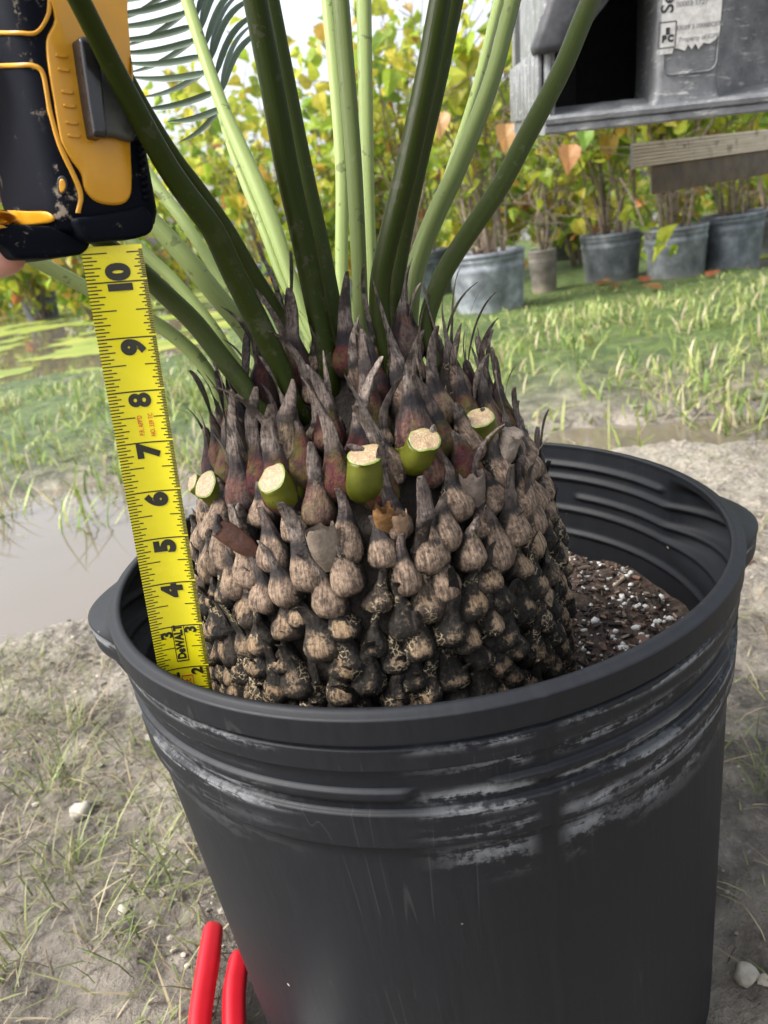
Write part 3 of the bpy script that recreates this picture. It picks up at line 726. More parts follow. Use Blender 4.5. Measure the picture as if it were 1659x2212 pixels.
CUT = mat_cut()
DRY = plain('dry_stump', (.17, .135, .105), .85, 180, .6, .9, .003)
STUB = NM('cut_stalk_skin'); v_ = STUB.coord(); n1 = STUB.noise(v_, 120, 5, .65); STUB = STUB.set(STUB.mix(STUB.smooth(.66, .72, n1), STUB.ramp(STUB.noise(v_, 60, 3), [(.3, (.042, .050, .003)), (.7, (.115, .118, .011))]), (.05, .02, .012)), .42, STUB.bump(n1, .15, .0008), Specular_IOR_Level=.3)
CUTG = plain('cut_rim', (.17, .22, .05), .4, 300, .25, .2, .0005)
for i, ((cxp, cyp), fp, r, dry) in enumerate(STUMPS):
    Fp = foot[i]; df = depth_of(Fp); n0 = unit([Fp[0] - AXX, Fp[1] - AXY, 0])
    C = at_depth(cxp, cyp, df - .012)
    if i in (4, 5): C = at_depth(cxp, cyp, df - .010 + .008 * (i == 5))
    if i == 6: C = at_depth(cxp, cyp, df - .004)
    ax = unit(C - Fp); S0 = Fp + ax * .004 - n0 * .010
    nc = unit(ax * .75 + np.array([-.12, -.30, .55]) + n0 * .15)
    if i in (3, 4, 5): nc = unit(ax * .7 + np.array([-.45, -.45, .35]))
    path = catmull([S0, Fp * .5 + C * .5 - ax * .004, C - ax * .006, C], 10)
    rad = np.interp(np.linspace(0, 1, 10), [0, .3, .7, 1], [1.12, 1.06, .97, .93]) * r
    V, F, uv = tube(path, rad, 20, ref=(0, 0, 1), prof=lambda th: 1 - .10 * np.maximum(0, np.cos(th)) ** 3 + .03 * np.cos(3 * th), cap=False)
    rim = V[-20:]; rim = rim + np.outer(((C - rim) @ nc) / (ax @ nc), ax); rim = C + (rim - C) * np.array([1 + .10 * mnoise.noise(Vector((math.cos(q_) * 1.6 + i * 5, math.sin(q_) * 1.6, 0))) for q_ in np.linspace(0, 2 * np.pi, 20, endpoint=False)])[:, None] + np.outer([.0014 * mnoise.noise(Vector((math.cos(q_) * 1.5, math.sin(q_) * 1.5, i * 7))) for q_ in np.linspace(0, 2 * np.pi, 20, endpoint=False)], ax); V[-20:] = rim
    s = obj('cut_stalk', V - OFF, F, DRY if dry else STUB, CYC, True, np.c_[uv[:, 0], uv[:, 1] * .5 + .3])
    s.color = (.45, .35, .5, 1)
    ring = C + (rim - C) * 1.0; ring2 = C + (rim - C) * .90 + nc * .0004; ring3 = C + (rim - C) * .86 + nc * .0002
    Vc = np.vstack([ring, ring2]); Fc = [[j, (j + 1) % 20, 20 + (j + 1) % 20, 20 + j] for j in range(20)]
    obj('cut_rim', Vc - OFF, Fc, DRY if dry else CUTG, s)
    Vc = [C + nc * .0006]; 
    for q in (.45, .9):
        for j in range(20): Vc.append(C + (rim[j] - C) * q + nc * (.0004 + .0008 * rng.random() * (q < .8)))
    Fc = [[0, 1 + j, 1 + (j + 1) % 20] for j in range(20)] + [[1 + j, 21 + j, 21 + (j + 1) % 20, 1 + (j + 1) % 20] for j in range(20)]
    obj('cut_face', np.array(Vc) - OFF, Fc, DRY if dry else CUT, s)

# leaf stalks: image path from the foot upwards (x, y, width in px), depth at the foot and at the frame edge, back light painted as bloom
PET = [
 ('A', [(716, 845, 46), (706, 770, 52), (690, 691, 54), (655, 520, 56), (620, 364, 57), (585, 170, 58), (552, 0, 59)], .425, .395, .0, 1.0),
 ('B', [(752, 760, 40), (725, 691, 44), (692, 530, 45), (655, 364, 46), (618, 180, 46), (583, 0, 46)], .455, .425, .06, 1.0),
 ('C', [(748, 720, 30), (742, 691, 30), (738, 560, 31), (738, 364, 31), (724, 170, 31), (708, 0, 31)], .515, .53, 0.98, .2),
 ('D', [(784, 740, 34), (780, 691, 36), (775, 560, 37), (765, 364, 39), (750, 170, 40), (736, 0, 41)], .485, .48, 0.3, .6),
 ('E', [(800, 720, 24), (800, 691, 26), (799, 560, 30), (793, 364, 33), (789, 170, 35), (786, 0, 36)], .52, .53, 0.75, .2),
 ('F', [(846, 800, 40), (832, 745, 46), (821, 691, 48), (820, 620, 49), (833, 546, 50), (878, 364, 55), (920, 170, 54), (951, 0, 53)], .425, .415, .0, .8),
 ('G', [(858, 740, 40), (853, 691, 42), (856, 600, 44), (868, 520, 44), (900, 364, 46), (945, 170, 46), (980, 0, 46)], .450, .445, .03, 1.0),
 ('H', [(880, 730, 38), (885, 691, 40), (890, 620, 44), (908, 546, 46), (945, 455, 46), (988, 364, 45), (1060, 180, 40), (1108, 0, 38)], .465, .50, 0.36, .4),
 ('I', [(890, 690, 18), (905, 560, 18), (972, 364, 18), (1032, 180, 22), (1078, 0, 24)], .51, .56, 0.85, .2),
 ('J', [(938, 790, 36), (924, 740, 38), (922, 691, 40), (945, 618, 44), (983, 546, 46), (1075, 409, 47), (1135, 297, 47), (1213, 149, 47), (1275, 0, 48)], .445, .46, 0.08, .6),
 ('K', [(632, 868, 44), (608, 800, 52), (560, 700, 56), (500, 580, 56), (460, 496, 55), (400, 415, 54), (345, 331, 53), (255, 165, 52), (172, 0, 52)], .415, .315, .02, .8),
 ('L', [(662, 780, 30), (610, 690, 36), (545, 585, 36), (490, 490, 34), (430, 405, 32), (370, 325, 32), (290, 190, 30), (200, 10, 30)], .445, .36, .06, .8),
 ('M', [(560, 760, 40), (525, 705, 46), (470, 640, 46), (418, 576, 46), (360, 510, 44), (315, 462, 42), (240, 380, 40)], .455, .47, 0.6, .7),
 ('N', [(560, 720, 22), (530, 680, 26), (470, 590, 27), (405, 490, 27), (345, 410, 27), (300, 345, 26), (230, 250, 26)], .50, .55, 1.0, .1),
 ('O', [(548, 870, 40), (530, 835, 46), (475, 765, 48), (420, 695, 48), (357, 634, 47), (310, 590, 46), (240, 535, 44)], .430, .43, 0.14, .7),
 ('P', [(480, 860, 26), (462, 822, 30), (420, 765, 34), (372, 722, 34), (330, 694, 34), (260, 655, 34), (190, 622, 34), (95, 572, 33), (-60, 495, 32)], .445, .46, 0.75, .3),
 ('Q', [(510, 780, 22), (470, 720, 26), (430, 668, 28), (370, 600, 28), (310, 545, 28), (240, 480, 28)], .475, .50, 0.95, .3),
 ('S', [(668, 700, 26), (648, 650, 28), (625, 590, 32), (595, 500, 38), (560, 410, 40), (520, 320, 36), (480, 228, 30), (440, 115, 30), (404, 0, 29)], .505, .56, 0.95, .2),
 ('T', [(648, 690, 18), (632, 650, 20), (605, 590, 24), (572, 500, 26), (535, 410, 24), (498, 315, 20), (470, 230, 12), (440, 140, 10)], .51, .565, 1.0, .1),
]
FROND = None
for nm, pts, d0, d1, lit_bloom, scurf in PET:
    n = len(pts); ys = np.array([p[1] for p in pts], float); L = np.r_[0, np.cumsum(np.hypot(np.diff([p[0] for p in pts]), np.diff(ys)))]; L /= L[-1]
    P = [at_depth(p[0], p[1], d0 + (d1 - d0) * t ** 1.3) for p, t in zip(pts, L)]
    rad = [p[2] / 2 / FPX * (d0 + (d1 - d0) * t ** 1.3) * .93 for p, t in zip(pts, L)]
    # root inside the crown
    dirn = unit(P[0] - P[1]); P = [P[0] + (dirn * .6 + unit(np.array([AXX, AXY, .50]) - P[0]) * .5) * .022] + P; rad = [rad[0] * .95] + rad
    # carry on out of the picture
    dirn = unit(P[-1] - P[-2]); ext = .10 if nm == 'T' else .42; g_ = np.array([0, 0, -1.0])
    if nm != 'T':
        for q in (.14, .28, .42): P.append(P[-1 if q == .14 else -1] + dirn * .14 + g_ * (q * .02)); rad.append(rad[-1] * .93)
    C = catmull(P, 44); Rr = np.interp(np.linspace(0, 1, 44), np.linspace(0, 1, len(rad)), rad)
    inward = np.array([AXX, AXY, .9]) - C[10]
    V, F, uv = tube(C, Rr, 20, ref=inward, prof=lambda th: 1 - .14 * np.maximum(0, np.cos(th)) ** 6 + .03 * np.cos(2 * th), flat=1.0)
    o = obj('leaf_stalk', V - OFF, F, STALK, CYC, True, uv); o.color = (lit_bloom, scurf, random.random(), 1)
    if nm == 'S': FROND = (o, P, pts)
# leaflets on the stalk that shows them
LFM = mat_leafy('leaflet_skin', .38, .22)
def leaflet(base, tip, w, bow, seed, side):
    base, tip = np.asarray(base), np.asarray(tip); d = tip - base; L = np.linalg.norm(d); d /= L
    vdir = unit(CAM - base); s = unit(np.cross(d, vdir)); nrm = np.cross(s, d)
    V = []; n = 12
    for t in np.linspace(0, 1, n):
        ww = w * (min(1, .45 + 5 * t)) * (1 - t ** 3.2) * .5 + .0001
        p = base + d * L * t + s * bow * L * math.sin(t * math.pi * .85) * side
        V += [p - s * ww + nrm * ww * .35, p + nrm * -.0002, p + s * ww + nrm * ww * .35]
    F = []
    for i in range(n - 1):
        for j in range(2): a = i * 3 + j; F.append([a, a + 1, a + 4, a + 3])
    V = np.array(V); n0 = len(V); V = np.vstack([V, V - nrm * .0005]); F += [[q + n0 for q in f[::-1]] for f in F]
    c = np.array([.10, .15, .095]) * random.uniform(.8, 1.25)
    return V, F, np.broadcast_to(c, (len(V), 3))
fo, FP, fpts = FROND
def rach(y):
    xs = [p[0] for p in fpts][::-1]; yy = [p[1] for p in fpts][::-1]; x = np.interp(y, yy, xs) if y >= 0 else 404 + y * .32
    t = np.clip((700 - y) / 700, 0, 1.2); return x, .505 + .055 * t ** 1.3
for k, yb in enumerate([246, 210, 168, 133, 98, 68, 38, 8, -22, -50]):
    x, d = rach(yb); 
    xl = x - 13; ln = [118, 165, 182, 188, 190, 190, 190, 190, 190, 190][k]; drop = [30, 38, 8, 12, 26, 28, 30, 34, 36, 36][k]
    V, F, c = leaflet(at_depth(xl + 4, yb - 12, d), at_depth(xl - ln * .98, yb + drop - 18, d + .03), .0043, -.05, k, 1)
    obj('leaflet', V - OFF, F, LFM, fo, True, None, c)
    if k % 2: continue
    V, F, c = leaflet(at_depth(xl + 6, yb - 20, d + .006), at_depth(xl - ln * .8, yb + drop + 45 - 18, d + .10), .0038, -.04, k, 1)
    obj('leaflet', V - OFF, F, LFM, fo, True, None, c)
for k, yb in enumerate([196, 160, 128, 95, 62, 32, 2, -28]):
    x, d = rach(yb); xr = x + 14
    V, F, c = leaflet(at_depth(xr - 4, yb, d + .004), at_depth(xr + 120, yb - 122, d + .05), .0045, .13, k + 40, -1)
    obj('leaflet', V - OFF, F, LFM, fo, True, None, c)
    if k % 2: continue
    V, F, c = leaflet(at_depth(xr - 4, yb - 14, d + .008), at_depth(xr + 75, yb - 140, d + .09), .0036, .06, k + 60, -1)
    obj('leaflet', V - OFF, F, LFM, fo, True, None, c)

# ------------------------------------------------------------------ tape measure
TD = np.array([.07449, .03036, .99676]); TD = unit(TD); T2 = CAM + (np.array([-.1413, -.1426, .3944]) - CAM) * 1.05; INCH = .0254 * 1.05
TW = .0268 * 1.05
tocam = CAM - (T2 + TD * .1); TX = unit(np.cross(TD, -(tocam - np.dot(tocam, TD) * TD))); TX = TX if TX[0] > 0 else -TX
TN = unit(np.cross(TX, TD)); TN = TN if np.dot(TN, tocam) > 0 else -TN
yaw = R(8); TX, TN = TX * math.cos(yaw) + TN * math.sin(yaw), TN * math.cos(yaw) - TX * math.sin(yaw)
def blade_pt(s_in, u, lift=0.0):
    """s in inches along the blade, u in -1..1 across; the blade is dished towards the reader"""
    return T2 + TD * ((s_in - 2) * INCH) + TX * (u * TW / 2) + TN * (.0022 * u * u + lift)
TAPE = empty('tape_measure', tuple(blade_pt(.05, 0)), 'black and yellow tape measure with its blade pulled down into the pot', 'tape measure')
TOFF = np.array(TAPE.location)
YEL = plain('tape_yellow', (.84, .73, .014), .24, 30, .05, .02, .0003, Coat_Weight=.5)
INK = plain('tape_ink', (.022, .020, .012), .45, 90, .2, .02)
REDI = plain('tape_red_ink', (.62, .05, .03), .45, 90, .15, .02)
ss = np.linspace(0.02, 10.62, 90); us = np.linspace(-1, 1, 13)
V = np.array([blade_pt(s, u) for s in ss for u in us] + [blade_pt(s, u, -.0004) for s in ss for u in us]); n0 = len(ss) * 13
F = []
for i in range(len(ss) - 1):
    for j in range(12):
        a = i * 13 + j; F.append([a, a + 1, a + 14, a + 13]); F.append([n0 + a + 13, n0 + a + 14, n0 + a + 1, n0 + a])
BL = obj('blade', V - TOFF, F, YEL, TAPE)
def ticks(sel, name, wline):
    g = MB()
    for s, u0, u1 in sel:
        m = max(2, int(abs(u1 - u0) * 7) + 2); V = []
        for u in np.linspace(u0, u1, m): V += [blade_pt(s - wline / 2, u, .00018), blade_pt(s + wline / 2, u, .00018)]
        g.add(np.array(V), [[2 * i, 2 * i + 1, 2 * i + 3, 2 * i + 2] for i in range(m - 1)])
    V = np.vstack(g.V) - TOFF
    obj(name, V, g.F, INK, BL, False, **({'kind': 'stuff'} if len(sel) > 20 else {}))
fine = []; inch = []
for q in range(0, 16 * 11):
    s = q / 16
    if s > 10.5 or s < .1: continue
    if q % 16 == 0: inch.append((s, -1, 1)); continue
    l = .80 if q % 8 == 0 else .52 if q % 4 == 0 else .44 if q % 2 == 0 else .30
    fine.append((s, -1, -1 + l)); fine.append((s, 1 - (.55 if q % 8 == 0 else .36 if q % 4 == 0 else .3 if q % 2 == 0 else .22), 1))
    if s < 12: fine.append((s + 1 / 32, .86, 1))
ticks(fine, 'tick_marks', .022); [ticks([q], 'inch_line', .026) for q in inch]
def text_mesh(txt, size, bold=0.0, space=1.0):
    c = bpy.data.curves.new('txt', 'FONT'); c.body = txt; c.size = size; c.offset = bold; c.align_x = 'CENTER'; c.align_y = 'CENTER'; c.resolution_u = 6; c.space_character = space
    o = bpy.data.objects.new('txt', c); col.objects.link(o); dg = bpy.context.evaluated_depsgraph_get(); me = bpy.data.meshes.new_from_object(o.evaluated_get(dg))
    V = np.empty(len(me.vertices) * 3); me.vertices.foreach_get('co', V); F = [list(p.vertices) for p in me.polygons]
    bpy.data.objects.remove(o); bpy.data.meshes.remove(me); bpy.data.curves.remove(c)
    return V.reshape(-1, 3), F
def tape_text(txt, s_in, u, size, bold, name, mat=INK, lift=.0003, sx=1.0, turn=1.0):
    V, F = text_mesh(txt, size, bold); V = V * turn
    W = [T2 + TD * ((s_in - 2) * INCH + v[0] * sx) + TX * (u * TW / 2 - v[1]) + TN * (.0022 * np.clip(u - v[1] / (TW / 2), -1, 1) ** 2 + lift) for v in V]
    return obj(name, np.array(W) - TOFF, F, mat, BL, False)
for k in range(4, 11):
    if k == 9: tape_text('6', k - .17, .10, .0142, .0010, 'number', turn=-1.0); continue
    tape_text(str(k), k - (.17 if k < 10 else -.04), .10, .0142, .0006 if k == 8 else .0010, 'number')
for k in (2, 3):
    tape_text(str(k), k - .17, -.42, .0085, .0004, 'number'); tape_text(str(k), k - .10, .52, .0085, .0004, 'number')
tape_text('DeWALT', 2.62, .02, .0062, .00035, 'lettering', sx=.86)
def bar(s0, s1, u, wd, name, mat):
    V = []
    for s in np.linspace(s0, s1, 6): V += [blade_pt(s, u - wd / 2, .0003), blade_pt(s, u + wd / 2, .0003)]
    obj(name, np.array(V) - TOFF, [[2 * i, 2 * i + 1, 2 * i + 3, 2 * i + 2] for i in range(5)], mat, BL, False)
bar(2.18, 3.02, -.21, .03, 'logo_frame', INK); bar(2.18, 3.02, .25, .03, 'logo_frame', INK); bar(2.16, 2.19, .02, .48, 'logo_frame', INK)
tape_text("P.R. APP'D", 7.34, -.05, .0033, .00004, 'lettering', REDI, sx=.72); tape_text('NO. 339 TC', 7.34, .34, .0033, .00004, 'lettering', REDI, sx=.72)
tape_text('ft', 1.66, .08, .0055, .0001, 'lettering', REDI)
for a_, b_, u_, w_ in ((1.52, 1.8, -.13, .03), (1.52, 1.8, .29, .03), (1.50, 1.53, .08, .44), (1.79, 1.82, .08, .44)): bar(a_, b_, u_, w_, 'foot_mark_frame', REDI)
# hook at the end of the blade
V, F = box(blade_pt(.02, 0) - TN * .004, TX * .011, TN * .006, TD * .0008); obj('hook', V - TOFF, F, plain('steel', (.45, .45, .45), .3, 90, .2, .1, Metallic=1.0), TAPE, False)

# case
RUB = NM('tape_rubber'); v_ = RUB.coord(); n1 = RUB.noise(v_, 80, 6, .75); n2 = RUB.noise(v_, 28, 3)
dirt = RUB.math('MULTIPLY', RUB.smooth(.56, .64, n1), RUB.smooth(.5, .62, n2))
RUB = RUB.set(RUB.mix(RUB.math('MULTIPLY', dirt, .8), (.004, .0052, .009), (.30, .25, .19)), RUB.mix(dirt, (.62, .62, .62), (.85, .85, .85)), RUB.bump(n1, .12, .0006), Specular_IOR_Level=.06)
CYEL = plain('tape_case_yellow', (.62, .29, .012), .36, 60, .08, .08, .0004)
fa = R(40); NF = np.array([math.sin(fa), -math.cos(fa), 0.0]); E1 = np.array([math.cos(fa), math.sin(fa), 0.0]); UPV = unit(TD + np.array([0, 0, .5]))
UPV = unit(UPV - np.dot(UPV, NF) * NF); E1 = np.cross(UPV, NF); E1 = E1 if E1[0] > 0 else -E1
FC = at_depth(216, 300, .352)                         # middle of the case front
zb = (at_plane(250, 507, FC, NF) - FC) @ UPV
CASE_H = .125; HW, DP, CR = .0265, .080, .012
def case_ring(h, inset):
    hw, cr = HW - inset, max(.003, CR - inset * .5); pts = []
    for (sx, sy, a0) in ((1, 1, 0), (-1, 1, 90), (-1, -1, 180), (1, -1, 270)):
        for q in np.linspace(0, 90, 7):
            a = R(a0 + q); X_ = sx * (hw - cr) + cr * math.cos(a); Y_ = (DP / 2 - inset - cr) * sy + cr * math.sin(a)
            pts.append(FC + E1 * X_ - NF * (DP / 2) + NF * Y_ + UPV * h)
    return np.array(pts)
hs_ = [(zb, .012), (zb + .001, .006), (zb + .004, .002), (zb + .010, 0), (zb + .04, .0), (zb + .08, 0), (zb + .112, .0), (zb + .120, .003), (zb + .125, .012)]
V = []
prof_h = np.linspace(0, 1, 40)
hh = np.interp(prof_h, np.linspace(0, 1, len(hs_)), [a for a, b in hs_]); ins = np.interp(prof_h, np.linspace(0, 1, len(hs_)), [b for a, b in hs_])
for a, b in zip(hh, ins): V.append(case_ring(a, b))
n = 28; V = np.vstack(V); F = [[i * n + j, i * n + (j + 1) % n, (i + 1) * n + (j + 1) % n, (i + 1) * n + j] for i in range(39) for j in range(n)] + [list(range(n))[::-1], [39 * n + j for j in range(n)]]
obj('case', V - TOFF, F, RUB, TAPE)
CB = BVHTree.FromPolygons([Vector(v) for v in V], F)
def on_case(x, y, lift=.0006):
    d = Vector(ray(x, y)).normalized(); h = CB.ray_cast(Vector(CAM), d)
    if h[0] is None:
        p = at_plane(x, y, FC, NF); return np.array(p), np.array(NF)
    nrm = np.array(h[1]); nrm = nrm if np.dot(nrm, ray(x, y)) < 0 else -nrm
    return np.array(h[0]) + nrm * lift, nrm
def case_panel(pts, name, mat, lift, sub=6, parent=TAPE):
    """a raised pad following the case, outline smoothed"""
    Q = []
    m = len(pts)
    for i in range(m):
        for t in np.linspace(0, 1, sub, endpoint=False):
            p0, p1, p2, p3 = [np.array(pts[(i + k) % m], float) for k in (-1, 0, 1, 2)]
            Q.append(.5 * (2 * p1 + (p2 - p0) * t + (2 * p0 - 5 * p1 + 4 * p2 - p3) * t * t + (3 * p1 - p0 - 3 * p2 + p3) * t ** 3) if sub > 1 else p1)
    Q = np.array(Q); c = Q.mean(0); rings = []
    for sc_, lf in ((1.0, -.0006), (.985, lift * .8), (.955, lift), (.7, lift), (.35, lift)):
        rings.append(np.array([on_case(*(c + (q - c) * sc_), lf)[0] for q in Q]))
    V = np.vstack(rings + [on_case(c[0], c[1], lift)[0][None]]); k = len(Q); F = []
    for r_ in range(4):
        for j in range(k): F.append([r_ * k + j, r_ * k + (j + 1) % k, (r_ + 1) * k + (j + 1) % k, (r_ + 1) * k + j])
    for j in range(k): F.append([4 * k + j, 4 * k + (j + 1) % k, 5 * k])
    return obj(name, V - TOFF, F, mat, parent)
def case_strip(pts, wpx, name, mat, lift=.0009):
    P = catmull(np.array(pts, float), len(pts) * 5); T = np.gradient(P, axis=0); T /= np.linalg.norm(T, axis=1)[:, None]; N = np.c_[-T[:, 1], T[:, 0]]
    V = []
    for p, q in zip(P, N):
        for u, lf in ((-1.15, -.0005), (-.9, lift), (0, lift * 1.15), (.9, lift), (1.15, -.0005)): V.append(on_case(*(p + q * u * wpx / 2), lf)[0])
    F = [[i * 5 + j, i * 5 + j + 1, i * 5 + j + 6, i * 5 + j + 5] for i in range(len(P) - 1) for j in range(4)]
    obj(name, np.array(V) - TOFF, F, mat, TAPE)
FPN = case_panel([(110, -40), (117, 40), (99, 88), (106, 165), (119, 240), (132, 308), (152, 345), (174, 376), (183, 412), (210, 438), (255, 444), (279, 428), (283, 385), (280, 300), (283, 150), (275, 30), (262, -40)], 'front_panel', CYEL, .0016, 4)
case_strip([(-30, 70), (40, 71), (79, 70), (103, 34), (107, 0), (108, -30)], 9, 'trim_line', CYEL)
case_strip([(-30, 143), (40, 141), (72, 142), (93, 160), (106, 231), (120, 285), (134, 326), (163, 388), (174, 425), (168, 460)], 10, 'trim_line', CYEL)
case_panel([(-30, 455), (60, 456), (104, 458), (117, 478), (60, 486), (-30, 492)], 'lower_trim', CYEL, .0009, 4)
case_panel([(126, 384), (138, 380), (146, 396), (142, 416), (131, 420), (124, 404)], 'screw_recess', INK, .0005, 4)
case_panel([(130, 390), (137, 387), (142, 400), (139, 413), (132, 416), (129, 404)], 'screw', CYEL, .0010, 4)
case_panel([(307, 462), (313, 456), (318, 472), (314, 492), (307, 492)], 'corner_screw', CYEL, .0009, 4)
for y in (118, 148, 196, 226, 262, 290):
    case_panel([(118 + (y - 118) * .16, y), (140 + (y - 118) * .16, y + 2), (141 + (y - 118) * .16, y + 9), (119 + (y - 118) * .16, y + 7)], 'panel_rib', CYEL, .0026, 3)
# lock lever: ridge and thumb plate
def lever(pts, l0, l1, name, mat):
    P0 = [on_case(*p, l0)[0] for p in pts]; P1 = [on_case(*p, l0)[0] + NF * l1 for p in pts]; n = len(pts); c = np.mean(P1, 0)
    P2 = [c + (p - c) * .90 + NF * .0012 for p in P1]
    V = np.array(P0 + P1 + P2); F = [[i + k * n, (i + 1) % n + k * n, n + (i + 1) % n + k * n, n + i + k * n] for k in range(2) for i in range(n)] + [[2 * n + i for i in range(n)]]
    o = obj(name, V - TOFF, F, mat, TAPE, False); bv = o.modifiers.new('bevel', 'BEVEL'); bv.width = .0008; bv.segments = 2; bv.limit_method = 'ANGLE'; return o
LEV = plain('lever_plastic', (.020, .018, .020), .25, 120, .3, .08)
LEV2 = plain('lever_plate', (.055, .055, .045), .5, 150, .3, .1)
lever([(190, 98), (222, 100), (240, 180), (270, 270), (284, 296), (276, 310), (240, 300), (196, 300)], .001, .0045, 'lever_plate', LEV2)
lever([(152, 94), (160, 90), (188, 94), (196, 130), (212, 300), (206, 306), (184, 302), (172, 230), (160, 150)], .001, .0085, 'lock_lever', LEV)
# rubber toe under the case and the ribbed edge
def chunk(pts, back, name, mat, lift=0., sm=False):
    P = np.array([at_plane(x, y, FC + NF * lift, NF) for x, y in pts]); V, F = prism(P, -NF * back); o = obj(name, V - TOFF, F, mat, TAPE, True)
    bv = o.modifiers.new('bevel', 'BEVEL'); bv.width = min(.0030, back * .3); bv.segments = 3; bv.limit_method = 'ANGLE'; bv.angle_limit = R(25); bv.harden_normals = False
    return o
chunk([(-60, 480), (40, 484), (110, 488), (150, 506), (200, 520), (192, 540), (176, 550), (110, 558), (34, 560), (14, 530), (-60, 520)], .055, 'toe', RUB, -.006)
chunk([(160, 470), (200, 466), (285, 452), (312, 440), (332, 468), (336, 490), (326, 506), (296, 515), (240, 520), (205, 524), (185, 515)], .016, 'bumper', RUB, .0035)
for k in range(9):
    y = 300 + k * 15; chunk([(298 + k * 1.6, y), (313 + k * 1.6, y), (314 + k * 1.6, y + 11), (299 + k * 1.6, y + 11)], .006, 'grip_rib', RUB, .0022)

# ------------------------------------------------------------------ the hand that holds the case
def mat_skin():
    m = NM('skin'); v = m.coord(); a = m.noise(v, 60, 4); b = m.noise(v, 700, 4, .7)
    c = m.mix(a, (.46, .20, .15), (.60, .31, .235))
    return m.set(c, .5, m.bump(b, .25, .0006), Subsurface_Weight=.15, Subsurface_Radius=(.008, .003, .002), Subsurface_Scale=.5)
SKIN = mat_skin()
def q3(x, y, d): return at_depth(x, y, d)
W0 = q3(-520, 520, .44)
joints = [(W0, .027), (q3(-420, 470, .435), .025), (q3(-330, 410, .43), .026)]            # forearm end, wrist, palm root
edges = [(0, 1), (1, 2)]
def chain(start, pts):
    prev = start
    for p, r in pts: joints.append((p, r)); edges.append((prev, len(joints) - 1)); prev = len(joints) - 1
fingers = [ [(q3(-240, 500, .43), .015), (q3(-140, 566, .418), .0115), (q3(-60, 566, .39), .0110), (q3(4, 556, .362), .0098), (q3(34, 545, .352), .0080)],   # little finger, tip under the toe
            [(q3(-230, 410, .445), .017), (q3(-110, 400, .458), .0105), (q3(0, 405, .462), .0095), (q3(90, 400, .455), .0085), (q3(120, 395, .45), .0072)],
            [(q3(-230, 300, .445), .017), (q3(-110, 280, .458), .0110), (q3(5, 285, .465), .0098), (q3(110, 290, .458), .0088), (q3(140, 290, .452), .0075)],
            [(q3(-240, 210, .44), .016), (q3(-120, 170, .452), .0108), (q3(0, 170, .462), .0095), (q3(95, 180, .458), .0085), (q3(125, 182, .452), .0072)],
            [(q3(-290, 300, .405), .016), (q3(-240, 200, .375), .0130), (q3(-170, 130, .350), .0110), (q3(-110, 80, .338), .0095), (q3(-88, 66, .336), .0080)] ]
for fch in fingers: chain(2, fch)
me = bpy.data.meshes.new('person'); me.from_pydata([tuple(p - W0) for p, r in joints], edges, []); me.update()
hand = link('person', me, None, label='bare hand gripping the tape measure case from beneath', category='person')
hand.location = tuple(W0)
sk = hand.modifiers.new('skin', 'SKIN'); sk.use_smooth_shade = True
for i, (p, r) in enumerate(joints):
    sv = me.skin_vertices[0].data[i]; sv.radius = (r, r); sv.use_root = (i == 2)
hand.modifiers.new('sub', 'SUBSURF').levels = 2; hand.modifiers['sub'].render_levels = 2
me.materials.append(SKIN)

# ------------------------------------------------------------------ red pruning shears lying by the pot
RED = NM('red_grip'); nz = RED.noise(RED.coord(), 90, 4); RED = RED.set(RED.mix(nz, (.36, .003, .009), (.47, .006, .016)), .42, RED.bump(nz, .06, .0005), Specular_IOR_Level=.5)
STEEL = plain('blade_steel', (.35, .35, .36), .35, 120, .3, .1, Metallic=1.0)
base = at_z(455, 2240, .02); SH = empty('pruning_shears', (float(base[0]), float(base[1]), 0.0), 'pruning shears with glossy red handles on the mud against the pot', 'pruning shears'); SO = np.array(SH.location)
def handle(pts, zc, r):
    P = np.array([at_z(x, y, zc) for x, y in pts]); C = catmull(P, 30)
    prof = lambda th: .93 / (np.abs(np.cos(th + .5)) ** 3.2 + np.abs(np.sin(th + .5)) ** 3.2) ** .3125
    rad = r * np.interp(np.linspace(0, 1, 30), [0, .03, .10, .3, .75, 1], [.35, .72, .95, 1.06, .95, .75])
    V, F, uv = tube(C, rad, 28, ref=(0, 0, 1), prof=prof, flat=1.0)
    obj('handle', V - SO, F, RED, SH, True, uv); return P
h1 = handle([(462, 1998), (458, 2022), (448, 2090), (437, 2160), (430, 2230), (436, 2330), (462, 2440)], .030, .0098)
h2 = handle([(516, 2058), (514, 2085), (506, 2140), (505, 2210), (508, 2280), (500, 2370), (478, 2450)], .026, .0094)
piv = (h1[-1] + h2[-1]) / 2; fwd = unit(h1[-1] - h1[-3]); fwd[2] = 0
V, F, uv = tube([piv - [0, 0, .012], piv + [0, 0, .010]], .009, 14); obj('pivot_bolt', V - SO, F, STEEL, SH)
for sg, nm_ in ((1, 'cutting_blade'), (-1, 'hook_blade')):
    sd_ = np.cross(fwd, [0, 0, 1]) * sg; P = [piv - fwd * .02 - sd_ * .006, piv - fwd * .01 + sd_ * .012, piv + fwd * .03 + sd_ * .013, piv + fwd * .065 + sd_ * .002, piv + fwd * .03 - sd_ * .001]
    V, F = prism(np.array(P) + np.array([0, 0, .002 * sg - .004]), (0, 0, .003)); obj(nm_, V - SO, F, STEEL, SH, False)

